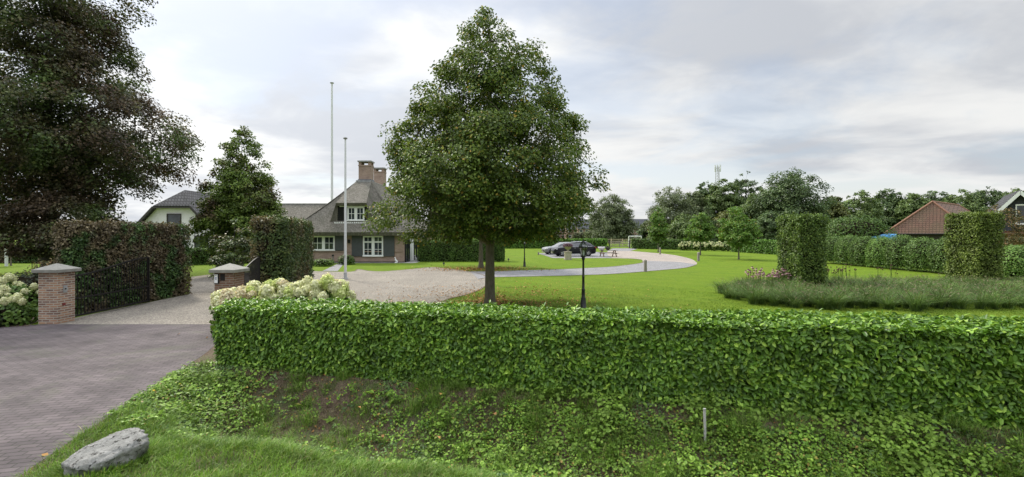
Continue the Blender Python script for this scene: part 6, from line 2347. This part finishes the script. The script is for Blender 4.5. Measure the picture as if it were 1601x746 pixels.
# telecom mast
t = thing('telecom_mast', 'grey lattice telecom mast with antenna panels above the trees', 'mast', (at(1122, 180), 180, 0))
b = MB()
Hm = 28.4
for k in range(3):
    a = k * 2 * math.pi / 3 + .3
    b.tube([(1.5 * math.cos(a), 1.5 * math.sin(a), 0), (.62 * math.cos(a), .62 * math.sin(a), Hm)], .09, 6)
for q in range(26):
    z0, z1 = Hm * q / 26, Hm * (q + 1) / 26
    for k in range(3):
        a, c = k * 2 * math.pi / 3 + .3, (k + 1) * 2 * math.pi / 3 + .3
        ra, rb = 1.5 - .88 * z0 / Hm, 1.5 - .88 * z1 / Hm
        b.tube([(ra * math.cos(a), ra * math.sin(a), z0), (rb * math.cos(c), rb * math.sin(c), z1)], .04, 4)
b.build('lattice', M['stone'], t)
for k in range(6):
    a = k * math.pi / 3
    b = MB(); b.box((-.18, -.10, Hm - 2.0), (.18, .10, Hm + .6), rz=a)
    b.v = [(x + 1.05 * math.cos(a), y + 1.05 * math.sin(a), z) for x, y, z in b.v]
    b.tube([(.3 * math.cos(a), .3 * math.sin(a), Hm - .7), (1.05 * math.cos(a), 1.05 * math.sin(a), Hm - .7)], .05, 4)
    b.build('antenna', M['pole_white'], t)

# ------------------------------------------------------------------ trees beyond the garden
OV = [(0, .55), (.12, .85), (.35, 1.0), (.6, .92), (.8, .7), (.93, .42), (1, .15)]
WI = [(0, .8), (.1, .95), (.35, 1.0), (.6, .92), (.8, .72), (.95, .4), (1, .15)]
CO = [(0, .8), (.2, 1.0), (.6, .75), (.9, .3), (1, .04)]
far = [  # px, half width px, top y, distance, profile, leaf material, seed, label
    (957, 33, 303, 130, WI, 'willow', 1, 'broad grey-green willow standing alone beyond the field gate', 330),
    (1048, 36, 292, 106, WI, 'willow', 2, 'tall grey-green willow at the left end of the dark tree group', 330),
    (1083, 24, 298, 114, WI, 'willow', 3, 'grey willow between the tall willow and the dark trees', 240),
    (1103, 24, 284, 118, OV, 'far_dark', 4, 'dark tree left of the telecom mast', 240),
    (1131, 30, 280, 112, OV, 'poplar', 5, 'green tree directly below the telecom mast', 260),
    (1166, 28, 267, 120, OV, 'far_dark', 6, 'loose-topped tree between the mast and the biggest dark tree', 150),
    (1236, 50, 265, 96, OV, 'far_dark', 7, 'biggest dark broad tree above the dark clipped column', 430),
    (1190, 30, 296, 100, OV, 'poplar', 8, 'mid-green tree in front of the biggest dark tree', 240),
    (1072, 26, 334, 94, OV, 'poplar', 9, 'low bushy tree behind the far white hydrangeas', 180),
    (1133, 26, 330, 92, OV, 'far_olive', 10, 'low olive-green tree behind the nearest young maple', 180),
    (1205, 26, 330, 86, OV, 'far_dark', 11, 'low dark tree left of the dark clipped column', 180),
    (1015, 15, 344, 110, OV, 'far_dark', 12, 'small dark tree at the left foot of the tall willow', 110),
    (1300, 26, 305, 125, OV, 'far_olive', 13, 'yellow-green tree just right of the biggest dark tree', 200),
    (1343, 30, 299, 140, OV, 'poplar', 14, 'far woodland tree above the big rounded shrub', 200),
    (1388, 32, 296, 145, OV, 'far_dark', 15, 'far dark woodland tree left of the barn ridge', 200),
    (1425, 28, 299, 140, OV, 'poplar', 16, 'far green woodland tree above the barn roof slope', 200),
    (1462, 30, 297, 150, OV, 'far_dark', 17, 'far dark woodland tree above the barn ridge', 200),
    (1503, 32, 297, 142, OV, 'poplar', 18, 'far woodland tree above the golden column', 200),
    (1542, 32, 292, 146, OV, 'far_dark', 19, 'far dark woodland tree left of the slate gable', 200),
    (1582, 30, 294, 150, OV, 'poplar', 20, 'far woodland tree behind the slate gable', 200),
    (1622, 32, 292, 150, OV, 'far_dark', 21, 'far woodland tree at the very right edge', 200),
    (1270, 22, 322, 130, OV, 'poplar', 22, 'far green tree behind the right side of the biggest dark tree', 150),
    (1368, 30, 318, 160, OV, 'poplar', 23, 'lower far tree between the rounded shrub and barn', 150),
    (1290, 30, 330, 135, OV, 'poplar', 24, 'lower far tree behind the rounded shrub', 150),
    (1480, 40, 322, 160, OV, 'far_dark', 25, 'lower far tree behind the barn', 150),
    (1560, 40, 322, 160, OV, 'poplar', 26, 'lower far tree behind the golden column', 150),
]
for (px, hw, ty, D, pr, mt, sd, lab, nc) in far:
    H_ = CAMZ + (366 - ty) * D / F
    Rd = hw * D / F * 1.02
    tree('background_tree', lab, 'tree', (at(px, D), D, 0), (M[mt], M['bark_dark']), group='trees beyond the garden',
         H=H_, z0=H_ * .07, Rad=Rd, prof=pr, tr=.3, n_limb=14, n_clump=int(nc * 1.35), per=60, leaf=.42 * D / 110, seed=800 + sd , clump=Rd * .185, inner=.2, droop=.45 if mt == 'willow' else .2,
         lump=.34, lw=.5 if mt == 'willow' else .75)
D = 88
tree('slim_conifer', 'slim pointed dark conifer between two young maples before the tree group', 'tree', (at(1107, D), D, 0), (M['far_dark'], M['bark_dark']), H=CAMZ + 52 * D / F, z0=.5, Rad=1.6, prof=CO, tr=.12,
     n_limb=10, n_clump=150, per=30, leaf=.22, seed=840, clump=.4, lump=.1)
for i, px in enumerate((901, 910, 919, 928, 937)):
    D = 140
    t = thing('pollard_willow', 'round grey-green pollard willow in the field, ' + ('farthest left of the row', 'second of the row from the left', 'middle of the row', 'second of the row from the big willow', 'next to the big willow')[i], 'tree',
              (at(px, D), D, 0), 0, 'pollard willows in the field')
    shrub('crown', None, None, (0, 0, .55), 1.15, 1.15, 2.5, 420, .32, .16, M['willow'], 850 + i, parent=t, lump=.2)
    b = MB(); b.tube([(0, 0, -.1), (0, 0, 1.2)], [.3, .26], 8); b.build('trunk', M['bark_dark'], t)
shrub('rounded_shrub', 'large rounded green shrub behind the yew row left of the barn', 'shrub', (at(1338, 60), 60, 0), 3.9, 2.6, 4.55, 6500, .24, .15, M['hornbeam'], 871, power=2.8, lump=.2)
tree('russet_bush', 'russet and green bush before the slate gable', 'shrub', (at(1570, 38), 38, 0), (M['red_shrub'], M['bark_dark']), H=4.9, z0=.5, Rad=1.6, prof=[(0, .6), (.4, 1), (.8, .7), (1, .3)], tr=.06,
     n_limb=10, n_clump=90, per=50, leaf=.14, seed=872, clump=.4, lump=.35)

# a distant wooded horizon that reads as one mass
rng = np.random.default_rng(9)
n = 26000
X = rng.uniform(-620, 620, n)
top_ = 5 + 9 * fbm(np.stack([X, 0 * X, 0 * X], -1), .018, 3) + 4 * (fbm(np.stack([X, 0 * X, 0 * X], -1), .12, 5) - .5)
Z = rng.random(n) ** .8 * top_
Y = 430 + rng.uniform(-14, 14, n)
P = np.stack([X, Y, Z], -1)
V, Fc = leaves(P, rand_unit(rng, n) + np.array([0, -.4, .5]), rand_unit(rng, n), rng.uniform(1.4, 3.0, n), rng.uniform(1.0, 2.2, n), 'quad')
tag(link('far_wood', mesh_np('far_wood', V, [(Fc, 0)], [M['poplar']])), 'low wooded horizon beyond the fields', 'wood', kind='stuff')
